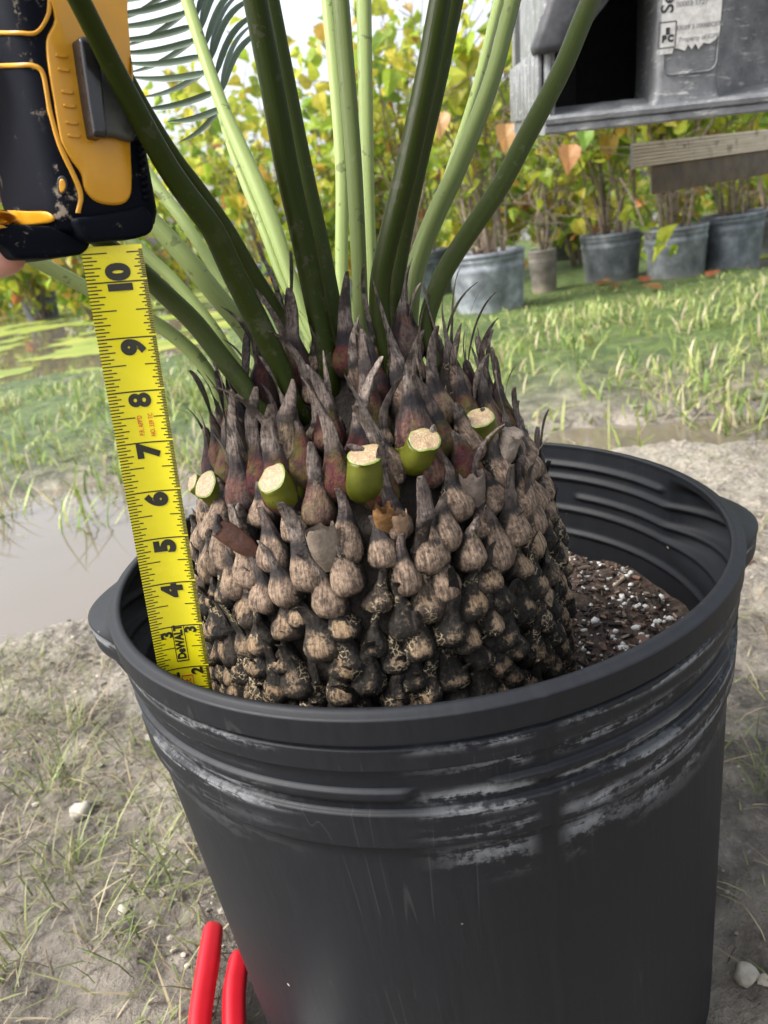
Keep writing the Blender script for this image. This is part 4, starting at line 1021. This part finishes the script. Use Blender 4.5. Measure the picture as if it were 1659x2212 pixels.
# ------------------------------------------------------------------ grey plastic pallet
def mat_pallet():
    m = NM('pallet_plastic'); v = m.coord(); uvn = m.coord('Object', (14, 14, 90)); st = m.noise(uvn, 2, 6, .75); nz = m.noise(v, 26, 5, .7); f = m.noise(v, 150, 5, .7)
    c = m.ramp(nz, [(.3, (.10, .105, .112)), (.55, (.19, .195, .20)), (.75, (.30, .305, .30))])
    c = m.mix(m.smooth(.56, .66, st), c, (.45, .45, .43)); c = m.mix(m.math('MULTIPLY', m.smooth(.6, .7, f), .7), c, (.035, .033, .03))
    return m.set(c, m.ramp(nz, [(.3, .28), (.7, .6)]), m.bump(f, .35, .002, m.bump(st, .2, .002)))
PLM = mat_pallet(); PLD = plain('pallet_dark', (.035, .036, .04), .55, 60, .4, .4, .003)
PZ = .682
A_ = at_z(1178, 292, PZ); PBK = at_depth(1106, 280, 1.62) - A_; PBK[2] = 0; PBK = unit(PBK)
tl = R(4.5); PBK = unit(PBK * math.cos(tl) + np.array([0, 0, 1]) * math.sin(tl)); B_ = at_plane(1659, 241, A_, PBK); PE1 = unit(B_ - A_); PUP = unit(np.cross(PE1, PBK)); PUP = PUP if PUP[2] > 0 else -PUP
PAL = empty('plastic_pallet', tuple(A_), 'scuffed grey plastic pallet with a torn white label', 'pallet'); PO = np.array(A_)
def fs(x, y):
    p = at_plane(x, y, A_, PBK); return (p - A_) @ PE1, (p - A_) @ PUP
def fp(s, h, d=0.0): return A_ + PE1 * s + PUP * h + PBK * d - PO
sL = 0.0; s1 = fs(1192, 220)[0]; s2 = fs(1204, 220)[0]; s3 = fs(1421, 120)[0]; s4 = fs(1558, 120)[0]; SR = sL + 1.0; HT = .200; HC = fs(1178, 108)[1]
# bottom rail: an extruded section with lip and sloping lead-in
def rail(sec, name, mat, sa, sb, nn=2):
    V = []; S_ = np.linspace(sa, sb, nn)
    for s in S_: V += [fp(s, h + .0012 * mnoise.noise(Vector((s * 60, h * 300, d * 50))), d) for d, h in sec]
    k = len(sec); F = [[i * k + j, i * k + (j + 1) % k, (i + 1) * k + (j + 1) % k, (i + 1) * k + j] for i in range(nn - 1) for j in range(k)] + [list(range(k))[::-1], [(nn - 1) * k + j for j in range(k)]]
    return obj(name, np.array(V), F, mat, PAL, False)
rail([(.004, 0), (0, .003), (0, .010), (.003, .0125), (-.002, .014), (-.003, .020), (.001, .024), (.05, .036), (.10, .036), (.10, 0)], 'bottom_rail', PLM, sL, SR, 120)
rail([(.0, HT), (-.003, HT + .004), (-.003, HT + .028), (.004, HT + .034), (.50, HT + .034), (.50, HT)], 'top_deck', PLM, sL, SR, 60)
rail([(.46, .0), (.46, HT), (.47, HT), (.47, 0)], 'inner_wall', PLD, sL, SR, 2)
rail([(.10, .002), (.10, .012), (.46, .012), (.46, .002)], 'bottom_deck', PLD, sL, SR, 2)
def block(sa, sb, name, d0=0.0, d1=.14, flare=.012, mat=PLM):
    V = []; lev = [(0.020, flare, 0), (.024, flare * .6, .001), (.032, flare * .2, .002), (.045, 0, .002), (.08, 0, .002), (HT - .012, flare * .2, .002), (HT + .001, flare * .8, .0)]
    for h, fl, ins in lev:
        a, b = sa - fl, sb + fl; r_ = .010
        for (cs, cd, a0) in ((b - r_, d1 - r_, 0), (a + r_, d1 - r_, 90), (a + r_, d0 + ins + r_, 180), (b - r_, d0 + ins + r_, 270)):
            for q in (0, 30, 60, 90): V.append(fp(cs + r_ * math.cos(R(a0 + q)), h, cd + r_ * math.sin(R(a0 + q))))
    n = 16; F = [[i * n + j, i * n + (j + 1) % n, (i + 1) * n + (j + 1) % n, (i + 1) * n + j] for i in range(len(lev) - 1) for j in range(n)]
    return obj(name, np.array(V), F, mat, PAL, True)
block(sL, s1 + .006, 'corner_block', flare=.003); block(s3, s4, 'centre_block'); block(s4 + (s3 - s1) * .8, s4 + (s3 - s1) * .8 + .1, 'corner_block')
for k in range(9):
    V, F = box(fp(sL - .006, .068, .03 + k * .052), PBK * .018, PE1 * .0035, PUP * .046, .002); obj('side_rib', V, F, PLM, PAL, True)
rail([(.10, .0), (.10, HT), (.50, HT), (.50, 0)], 'side_wall', PLM, sL, sL + .012, 2)
for k in range(3): block(sL + k * .36, sL + k * .36 + .1, 'rear_block', .33, .455, .0, PLD)
# dished grey face beyond the centre block
V = []
for h in np.linspace(.02, HT, 6):
    for q in np.linspace(0, 1, 14): V.append(fp(s4 - .002 + q * .30, h, .012 + .055 * math.sin(min(1, q * 2.2) * math.pi / 2)))
obj('dished_face', np.array(V), [[i * 14 + j, i * 14 + j + 1, i * 14 + j + 15, i * 14 + j + 14] for i in range(5) for j in range(13)], PLM, PAL, True)
# torn dark corner of the top deck, hanging over the corner block
V = []
for h, o_, dd in ((HC - .004, -.012, .05), (HC + .006, -.016, .03), (HC + .03, -.006, 0), (.215, .02, 0)):
    for q in np.linspace(0, 1, 9): V.append(fp(sL + o_ + q * (.055 + (h - HC) * .6) + .002 * mnoise.noise(Vector((q * 9, h * 90, 1))), h + .004 * mnoise.noise(Vector((q * 14, h * 50, 5))), -.006 - .006 * math.sin(q * 3.14) + dd * 0))
V = np.array(V); V = np.vstack([V, V + PBK * .05]); F = [[i * 9 + j, i * 9 + j + 1, i * 9 + j + 10, i * 9 + j + 9] for i in range(3) for j in range(8)]; F += [[36 + q for q in f[::-1]] for f in F]
F += [[j + 1, j, 36 + j, 37 + j] for j in range(8)] + [[9 * i, 9 * i + 9, 45 + 9 * i, 36 + 9 * i] for i in range(3)]
obj('deck_corner', V, F, PLD, PAL, True)
# recessed panel outline and the label on the centre block
pw = s4 - s3
def outline(sa, sb, ha, hb, r_, n=6):
    P = []
    for (cs, ch, a0) in ((sb - r_, hb - r_, 0), (sa + r_, hb - r_, 90), (sa + r_, ha + r_, 180), (sb - r_, ha + r_, 270)):
        for q in np.linspace(0, 90, n): P.append((cs + r_ * math.cos(R(a0 + q)), ch + r_ * math.sin(R(a0 + q))))
    return P
hp = fs(1440, 163)[1]; hl = fs(1430, 118)[1]; ht_ = fs(1500, 100)[1]
O = outline(s3 + pw * .10, s4 - pw * .06, hp, HT + .05, .012); V, F, uv = tube(np.array([fp(s, min(h, HT), .0012) for s, h in O + O[:1]]), .0014, 6, ref=PUP, cap=False); obj('panel_bead', V, F, PLM, PAL)
LABM = NM('label_paper'); nz = LABM.noise(LABM.coord(), 90, 5, .7); LABM = LABM.set(LABM.ramp(nz, [(.3, (.38, .37, .34)), (.6, (.60, .59, .56))]), .5, LABM.bump(nz, .2, .001))
torn = [(s3 + pw * .03, hl), (s3 + pw * .22, hl)] + [(s3 + pw * q, ht_ + e_) for q, e_ in ((.24, .001), (.33, -.001), (.42, -.004), (.46, .003), (.52, -.003), (.58, .003), (.63, -.004), (.70, .003), (.80, .001), (.90, .006), (.94, .012))] + [(s3 + pw * .94, HT - .01), (s3 + pw * .03, HT - .01)]
V, F = prism(np.array([fp(s, h, -.0008) for s, h in torn]), -PBK * .0009); LAB = obj('label', V, F, LABM, PAL, False)
PINK = plain('label_ink', (.02, .02, .02), .5, 60, .1, .02); PGR = plain('label_grey_ink', (.20, .20, .20), .5, 90, .4, .02)
def pal_text(txt, s, h, size, bold, rot=True, mat=PINK):
    V, F = text_mesh(txt, size, bold)
    W = [fp(s - v[1], h + v[0], -.0021) if rot else fp(s + v[0], h + v[1], -.0021) for v in V]
    obj('lettering', np.array(W), F, mat, LAB, False)
hx = fs(1437, 76)[1]; lx = s3 + pw * .125
pal_text('Serial', lx - .001, hx + .018 + .034, .024, .0004)
pal_text('E', lx + .0005, hx + .004, .010, .0009, False); pal_text('P', lx - .004, hx - .005, .011, .0009, False); pal_text('C', lx + .005, hx - .005, .011, .0009, False)
bw, bh = .0115, .0155
for ds_, dh_, ws_, hs2 in ((0, -bh, bw, .0006), (0, bh, bw, .0006), (-bw, 0, .0006, bh), (bw, 0, .0006, bh)):
    V, F = box(fp(lx + ds_, hx + dh_, -.0019), PE1 * ws_, PUP * hs2, PBK * .0002); obj('logo_frame', V, F, PINK, LAB, False)
tx = s3 + pw * .62
pal_text('Property of iGPS', tx, ht_ + .010, .0078, .0001, False, PGR); pal_text('33089 3 00000C07E', tx, ht_ + .024, .0078, .0001, False, PGR); pal_text('00003 1727', tx - .012, ht_ + .052, .009, .0001, False, PGR)

# ------------------------------------------------------------------ trailer edge under the pallet: ribbed board on a beam
TRM = NM('ribbed_board'); v_ = TRM.coord('Object', (3, 3, 60)); n1 = TRM.noise(v_, 3, 6, .7); n2 = TRM.noise(TRM.coord(), 22, 6, .75)
cc = TRM.ramp(n1, [(.3, (.58, .50, .37)), (.65, (.88, .79, .62))]); cc = TRM.mix(TRM.math('MULTIPLY', TRM.smooth(.56, .66, n2), .7), cc, (.09, .06, .04)); TRM = TRM.set(cc, .6, TRM.bump(n1, .3, .002))
BMM = plain('beam_steel', (.13, .105, .075), .7, 30, .4, .3, .003)
tA = at_depth(1366, 310, 1.55); zt = tA[2]; tB = at_z(1659, 279, zt); te = unit(tB - tA); tb_ = ray(1361, 310); tb_[2] = 0; tb_ = unit(tb_)
TRL = empty('trailer', tuple(tA), 'trailer deck edge of ribbed tan boards on a dull beam under the pallet', 'trailer'); TO = np.array(tA)
hb = (at_plane(1368, 364, tA, tb_) - tA)[2]
sec = [(0, 0)]
for k in range(7):
    h0 = hb * (k + .10) / 7; h1_ = hb * (k + .78) / 7; h2_ = hb * (k + .90) / 7; sec += [(0, h0), (0, h1_), (.009, h1_ + (h2_ - h1_) * .2), (.009, h2_)]
sec += [(0, hb), (.16, hb), (.16, 0)]
V = []; L_ = 1.6
for s in (0.0, L_): V += [te * s + tb_ * d + np.array([0, 0, h]) for d, h in sec]
k = len(sec); F = [[j, (j + 1) % k, k + (j + 1) % k, k + j] for j in range(k)] + [list(range(k))[::-1], [k + j for j in range(k)]]
obj('edge_board', np.array(V), F, TRM, TRL, False)
V, F = box(te * -.004 + tb_ * .08 + np.array([0, 0, hb / 2]), te * .004, tb_ * .082, np.array([0, 0, -hb / 2 + .001])); obj('end_cap', V, F, plain('end_cap_aluminium', (.42, .43, .45), .4, 40, .2, .1), TRL, False)
V, F = box(te * (.07 + L_ / 2) + tb_ * .075 + np.array([0, 0, hb - .0285]), te * (L_ / 2), tb_ * .06, np.array([0, 0, .0282]), .004); obj('support_beam', V, F, BMM, TRL, True)
for s_ in (1.25, 1.55):
    V, F = box(te * s_ + tb_ * .09 + np.array([0, 0, (hb - zt) / 2 - .029]), te * .03, tb_ * .03, np.array([0, 0, (zt + hb) / 2 - .03])); obj('post', V, F, BMM, TRL, False)

# ------------------------------------------------------------------ potted shrubs behind
BPM = NM('weathered_pot'); v_ = BPM.coord(); n1 = BPM.noise(v_, 9, 5, .65); oc_ = BPM.objcol(); zz_ = BPM.sep(v_)[2]
c1 = BPM.ramp(n1, [(.3, (.045, .048, .052)), (.52, (.15, .157, .168)), (.72, (.33, .335, .34))])
mudm = BPM.math('MULTIPLY', BPM.smooth(.13, .02, BPM.math('ADD', zz_, BPM.math('MULTIPLY', n1, .10))), .85, True)
c1 = BPM.mix(mudm, c1, (.34, .31, .265)); c1 = BPM.mix(1.0, c1, oc_, 'MULTIPLY'); BPM = BPM.set(c1, .5, BPM.bump(n1, .1, .004))
PEAT = plain('peat', (.10, .07, .04), .9, 60, .6, .8, .01)
def lathe(prof, n=40):
    a = np.linspace(0, 2 * np.pi, n, endpoint=False); V = np.vstack([np.c_[r * np.cos(a), r * np.sin(a), np.full(n, z)] for r, z in prof])
    i = np.arange(len(prof) * n).reshape(-1, n); j = np.roll(i, -1, 1); return V, np.stack([i[:-1], j[:-1], j[1:], i[1:]], -1).reshape(-1, 4)
def pot_proto(r, h):
    pr = [(r * .84, 0), (r * .86, h * .02), (r * .95, h * .70), (r * .965, h * .72), (r * .975, h * .78), (r * .96, h * .80), (r * .965, h * .86), (r * .985, h * .87), (r * .985, h * .91), (r * .97, h * .925), (r * 1.0, h * .93), (r * 1.0, h), (r * .975, h), (r * .965, h * .93), (r * .95, h * .84)]
    return make_mesh('wall', *lathe(pr), BPM), make_mesh('peat', *lathe([(r * .955, h * .88), (r * .6, h * .90), (.001, h * .91)]), PEAT)
PMESH = {}
def back_pot(px_, py_, r, h, tone, label, group=None):
    p = at_z(px_, py_, 0.0); d = unit([p[0] - CAM[0], p[1] - CAM[1], 0]); c = p + d * r * .8
    o = empty('nursery_pot', (c[0], c[1], gz(c[0], c[1]) * .3 - .006), label, 'plant pot', group)
    key = (round(r, 3), round(h, 3))
    if key not in PMESH: PMESH[key] = pot_proto(r, h)
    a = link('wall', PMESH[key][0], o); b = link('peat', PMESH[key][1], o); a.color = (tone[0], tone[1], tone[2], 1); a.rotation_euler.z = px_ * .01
    return np.array(o.location), r, h
LT = np.array([[0, 0, 0], [.26, .0, .10], [.44, .20, .20], [.42, .50, .18], [.22, .80, .02], [0, 1.1, -.22], [-.22, .80, .05], [-.40, .52, .22], [-.45, .22, .24], [-.28, .02, .10], [0, .45, -.02]])
LF = np.array([[10, i, (i + 1) % 10] for i in range(10)])
LC = [(.50, .54, .06), (.34, .46, .055), (.64, .56, .08), (.18, .29, .035), (.62, .40, .09), (.50, .20, .07)]
LW = [5, 4, 3, 1.4, .55, .12]
def leaves(P, size, n_up=.3, weights=LW):
    n = len(P); N = rng.normal(size=(n, 3)) * .7; N[:, 2] += n_up; N[:, 1] -= .35; N /= np.linalg.norm(N, axis=1)[:, None]
    D = rng.normal(size=(n, 3)); D[:, 2] -= 1.1; D -= (D * N).sum(1)[:, None] * N; D /= np.linalg.norm(D, axis=1)[:, None]
    S = np.cross(D, N); sz = size * 1.02 * np.exp(np.clip(rng.normal(size=n) * .38, -1, .5))
    V = P[:, None] + sz[:, None, None] * (LT[None, :, 0:1] * S[:, None] + LT[None, :, 1:2] * D[:, None] + LT[None, :, 2:3] * N[:, None])
    F = (np.arange(n)[:, None, None] * 11 + LF[None]).reshape(-1, 3)
    return V.reshape(-1, 3), F, np.repeat(pal(n, LC, weights), 11, 0)
def shrub(c, r, h, hgt, spread_, nst, nlv, lsize, name, label, group, seed, low=.35, own=0, weights=LW):
    """multi-stemmed shrub growing out of a pot: stems, twigs and a loose crown"""
    global rng
    rs = np.random.default_rng(seed); o = empty(name, (c[0], c[1], c[2] + h * .89), label, 'shrub', group); O_ = np.array(o.location)
    tips = []; g = MB()
    for s in range(nst):
        a = rs.uniform(0, 6.28); q = rs.uniform(.1, .55) * r; P = [np.array([q * math.cos(a), q * math.sin(a), -.02])]
        lean = rs.uniform(.1, 1.0) * spread_; H = hgt * rs.uniform(.65, 1.05); a += rs.normal() * .4
        for t in np.linspace(.2, 1, 6):
            P.append(np.array([math.cos(a) * (q + lean * t ** 1.3) + rs.normal() * .03, math.sin(a) * (q + lean * t ** 1.3) + rs.normal() * .03, H * t]))
        C = catmull(P, 16); rad = np.linspace(rs.uniform(.006, .013), .002, 16)
        V, F, uv = tube(C, rad, 6); st = obj('stem', V, F, BARK, o, True, uv)
        gt = MB()
        for k in range(13):
            i = rs.integers(1, 15); b = C[i]; d = unit(rs.normal(size=3) * [1, 1, .4] + [0, 0, .45]); L = rs.uniform(.10, .38) * (.5 + .5 * hgt / 1.6)
            T = catmull([b, b + d * L * .5 + rs.normal(size=3) * .02, b + d * L + rs.normal(size=3) * .04], 7); V, F, uv = tube(T, np.linspace(.0035, .0012, 7), 4, cap=False); gt.add(V, F, uv)
            for t in T[2:]: tips.append(t)
        gt_ = obj('twigs', np.vstack(gt.V), gt.F, BARK, st, True, kind='stuff')
    tips = np.array(tips); keep = tips[:, 2] > hgt * low * rs.uniform(.6, 1.3, len(tips)); tips = tips[keep] if keep.sum() > 20 else tips
    nlv = int(nlv * .58); P = tips[rs.integers(0, len(tips), nlv)] + rs.normal(size=(nlv, 3)) * .05
    V, F, cc_ = leaves(P, lsize, weights=weights); obj('crown', V, F, FOLI, o, False, None, cc_, kind='stuff')
    if own:
        k = tips[:, 1] < np.median(tips[:, 1]); T2_ = tips[k]
        P = T2_[rs.integers(0, len(T2_), own)] + np.array([0, -.06, 0]); V, F, cc_ = leaves(P, lsize * 1.15, weights=weights)
        for q in range(own): obj('leaf', V[q * 11:q * 11 + 11], LF, FOLI, o, False, None, cc_[q * 11:q * 11 + 11])
    return o
PG = 'black nursery pots in the row behind the grass'; SG = 'yellow green shrubs growing in the row of pots'
bp = {}
bp['big'] = back_pot(1062, 694, .205, .335, (1.45, 1.5, 1.6), 'pale weathered pot standing nearest the grass, set forward of the row')
bp['small'] = back_pot(1177, 640, .085, .27, (1.2, 1.0, .8), 'narrow brownish pot tucked beside the pale weathered pot')
bp['r1'] = back_pot(1322, 617, .185, .30, (1.0, 1.03, 1.08), 'grey black pot on algae beside a pot with a leafy sprig before it', PG)
bp['r2'] = back_pot(1460, 611, .180, .30, (1.1, 1.13, 1.15), 'grey pot with a bright green sprig hanging in front', PG)
bp['r3'] = back_pot(1578, 590, .180, .32, (.75, .80, .90), 'dark pot with a pale mud band at its base at the pond edge', PG)
bp['r4'] = back_pot(1668, 548, .180, .30, (.7, .72, .75), 'dark pot half hidden beyond the pond edge pot', PG)
bp['d2'] = back_pot(928, 645, .19, .32, (.5, .55, .62), 'dark blue black pot half hidden behind the leaf stalks', PG)
bp['d1'] = back_pot(596, 652, .20, .34, (.5, .55, .62), 'dark pot seen between the left leaf stalks', PG)
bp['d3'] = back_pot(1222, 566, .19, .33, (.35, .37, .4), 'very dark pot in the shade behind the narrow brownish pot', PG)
bp['l1'] = back_pot(95, 688, .21, .33, (.6, .65, .8), 'blue black pot under low green foliage across the duckweed pond', PG)
bp['l2'] = back_pot(800, 628, .19, .32, (.5, .55, .6), 'dark pot behind the straight middle leaf stalks', PG)
SPEC = [('big', 1.35, .45, 13, 420, .075, .45, 24), ('small', .9, .18, 6, 120, .06, .4, 0), ('r1', 1.30, .45, 13, 460, .075, .42, 24), ('r2', 1.35, .45, 12, 420, .075, .40, 20), ('r3', 1.3, .5, 11, 380, .075, .35, 12),
        ('r4', 1.4, .5, 10, 400, .075, .30, 0), ('d2', 1.55, .55, 13, 560, .08, .36, 12), ('d1', 1.75, .7, 12, 620, .085, .25, 12), ('d3', 1.5, .55, 11, 460, .08, .38, 0), ('l1', 1.5, .9, 12, 800, .09, .02, 0), ('l2', 1.7, .6, 12, 620, .085, .3, 12)]
LAB_ = {'big': 'bushy shrub with bare lower stems rising from the pale weathered pot', 'small': 'thin young shrub in the narrow brownish pot', 'r1': 'many stemmed shrub in the grey black pot beside the sprig', 'r2': 'shrub growing in the pot behind the bright green sprig',
        'r3': 'shrub in the dark pot at the pond edge', 'r4': 'shrub in the half hidden pot beyond the pond edge', 'd2': 'yellow leaved shrub behind the right leaf stalks', 'd1': 'tall loose shrub behind the left leaf stalks', 'd3': 'shrub in the very dark shaded pot', 'l1': 'low spreading green shrub across the duckweed pond', 'l2': 'yellow leaved shrub behind the straight middle stalks'}
for i, (k, hgt, sp, ns_, nl, ls, low, own) in enumerate(SPEC):
    c, r, h = bp[k]; shrub(c, r, h, hgt, sp, ns_, nl, ls, 'shrub', LAB_[k], SG, 100 + i, low, own)
# shrubs of the rows behind, their pots hidden by the first row
for i, (x, y, hg, nl) in enumerate([(-2.6, 7.6, 1.7, 760), (-1.7, 7.2, 1.6, 700), (-.3, 5.9, 1.55, 700), (.35, 6.4, 1.75, 700), (1.1, 5.8, 1.7, 760), (1.8, 5.7, 1.75, 760), (2.5, 5.8, 1.7, 700), (3.2, 5.9, 1.7, 600), (-3.6, 8.8, 1.7, 700), (-4.6, 9.6, 1.8, 700)]):
    shrub(np.array([x, y, gz(x, y)]), .2, .0, hg, .75, 9, nl, .085, 'shrub', 'shrub with yellow green leaves among the far bushes across the duckweed pond' if x < -1.5 else 'shrub with yellow green leaves in the rows behind the front pots', 'shrubs across the pond' if x < -1.5 else 'shrubs in the rear rows', 300 + i, .12, 0, [3, 4.5, 2.5, 2.5, .5, .2])
# far thicket closing the view
g = MB(); n = 6500; x = rng.uniform(-9, 9, n); y = 10 + rng.uniform(0, 2.5, n) + .15 * np.abs(x); z = np.abs(rng.normal(size=n)) * .75 * (1 + .4 * fbm(x * .5, y * .3, 2)); z = np.minimum(z, 1.5)
V, F, cc_ = leaves(np.c_[x, y, z], .13, weights=[3, 4, 2, 4, .4, .1]); obj('thicket', V, F, FOLI, None, False, None, cc_, kind='stuff', label='far green thicket behind the potted shrubs', category='thicket')

# bright green sprig hanging before the grey pot: a low side branch of its shrub
sh2 = [o for o in bpy.data.objects if o.get('label') == LAB_['r2']][0]; O2 = np.array(sh2.location)
P = catmull([at_depth(1340, 385, 4.15), at_depth(1372, 440, 4.1), at_depth(1390, 490, 4.05), at_depth(1408, 520, 4.0)], 12); V, F, uv = tube(P, np.linspace(.006, .003, 12), 6); br = obj('branch', V - O2, F, BARK, sh2)
q = np.array([at_depth(x, y, 3.98) for x, y in ((1395, 548), (1412, 536), (1428, 522), (1440, 530), (1452, 528), (1464, 536), (1420, 512), (1404, 500), (1350, 458), (1368, 450), (1340, 462), (1352, 440))])
V, F, cc_ = leaves(q, .06, weights=[6, 3, 1, .1, .01, .01])
for k in range(len(q)): obj('leaf', V[k * 11:k * 11 + 11] - O2, LF, FOLI, br, False, None, cc_[k * 11:k * 11 + 11])
# the large orange leaves hanging below the pallet
shb = [o for o in bpy.data.objects if o.get('label') == LAB_['r1']][0]; Ob = np.array(shb.location)
for k, (x, y, d, s, cl) in enumerate([(1228, 335, 3.4, .115, (.62, .30, .12)), (1092, 290, 3.3, .11, (.62, .33, .13)), (1262, 300, 3.5, .09, (.25, .42, .06)), (950, 265, 3.6, .11, (.66, .38, .16)), (1010, 130, 3.7, .13, (.50, .46, .10)), (985, 190, 3.7, .13, (.48, .48, .08))]):
    V, F, cc_ = leaves(at_depth(x, y - 18, d)[None], s); V = at_depth(x, y - 22, d) + s * (LT[:, 0:1] * MR[:, 0] + LT[:, 1:2] * MR[:, 1] * 1.0 - LT[:, 2:3] * MR[:, 2])
    obj('leaf', V - Ob, LF, FOLI, shb, False, None, np.broadcast_to(np.array(cl), (11, 3)))
# fallen leaves on the algae and mud
for k, (x, y, s, lb) in enumerate([(1395, 622, .09, 'crumpled rusty fallen leaf on the algae before the grey pot'), (1432, 640, .10, 'rust red fallen leaf lying on the green algae'), (1330, 632, .09, 'curled red brown fallen leaf under the grey black pot'), (1290, 628, .10, 'brown fallen leaf beside the grey black pot'), (1530, 622, .08, 'brown fallen leaf before the pond edge pot'), (1617, 1232, .022, 'small orange fallen leaf on the pale mud beside the big pot')]):
    p = at_z(x, y, 0.0); V = LT.copy() * s; V[:, 2] = np.abs(LT[:, 0]) ** 1.5 * s * .9 + .25 * s * LT[:, 1] ** 2 + .01 * s; a = k * 1.3; V = np.c_[V[:, 0] * math.cos(a) - V[:, 1] * math.sin(a), V[:, 0] * math.sin(a) + V[:, 1] * math.cos(a), V[:, 2]]
    o = obj('fallen_leaf', V, LF, FOLI, None, False, None, np.broadcast_to(np.array([(.42, .13, .07), (.36, .20, .09)][k % 2 if k < 5 else 0]) * (1 if k < 5 else 1.3), (11, 3)), label=lb, category='leaf'); o.location = (p[0], p[1], gz(p[0], p[1]) + .004)
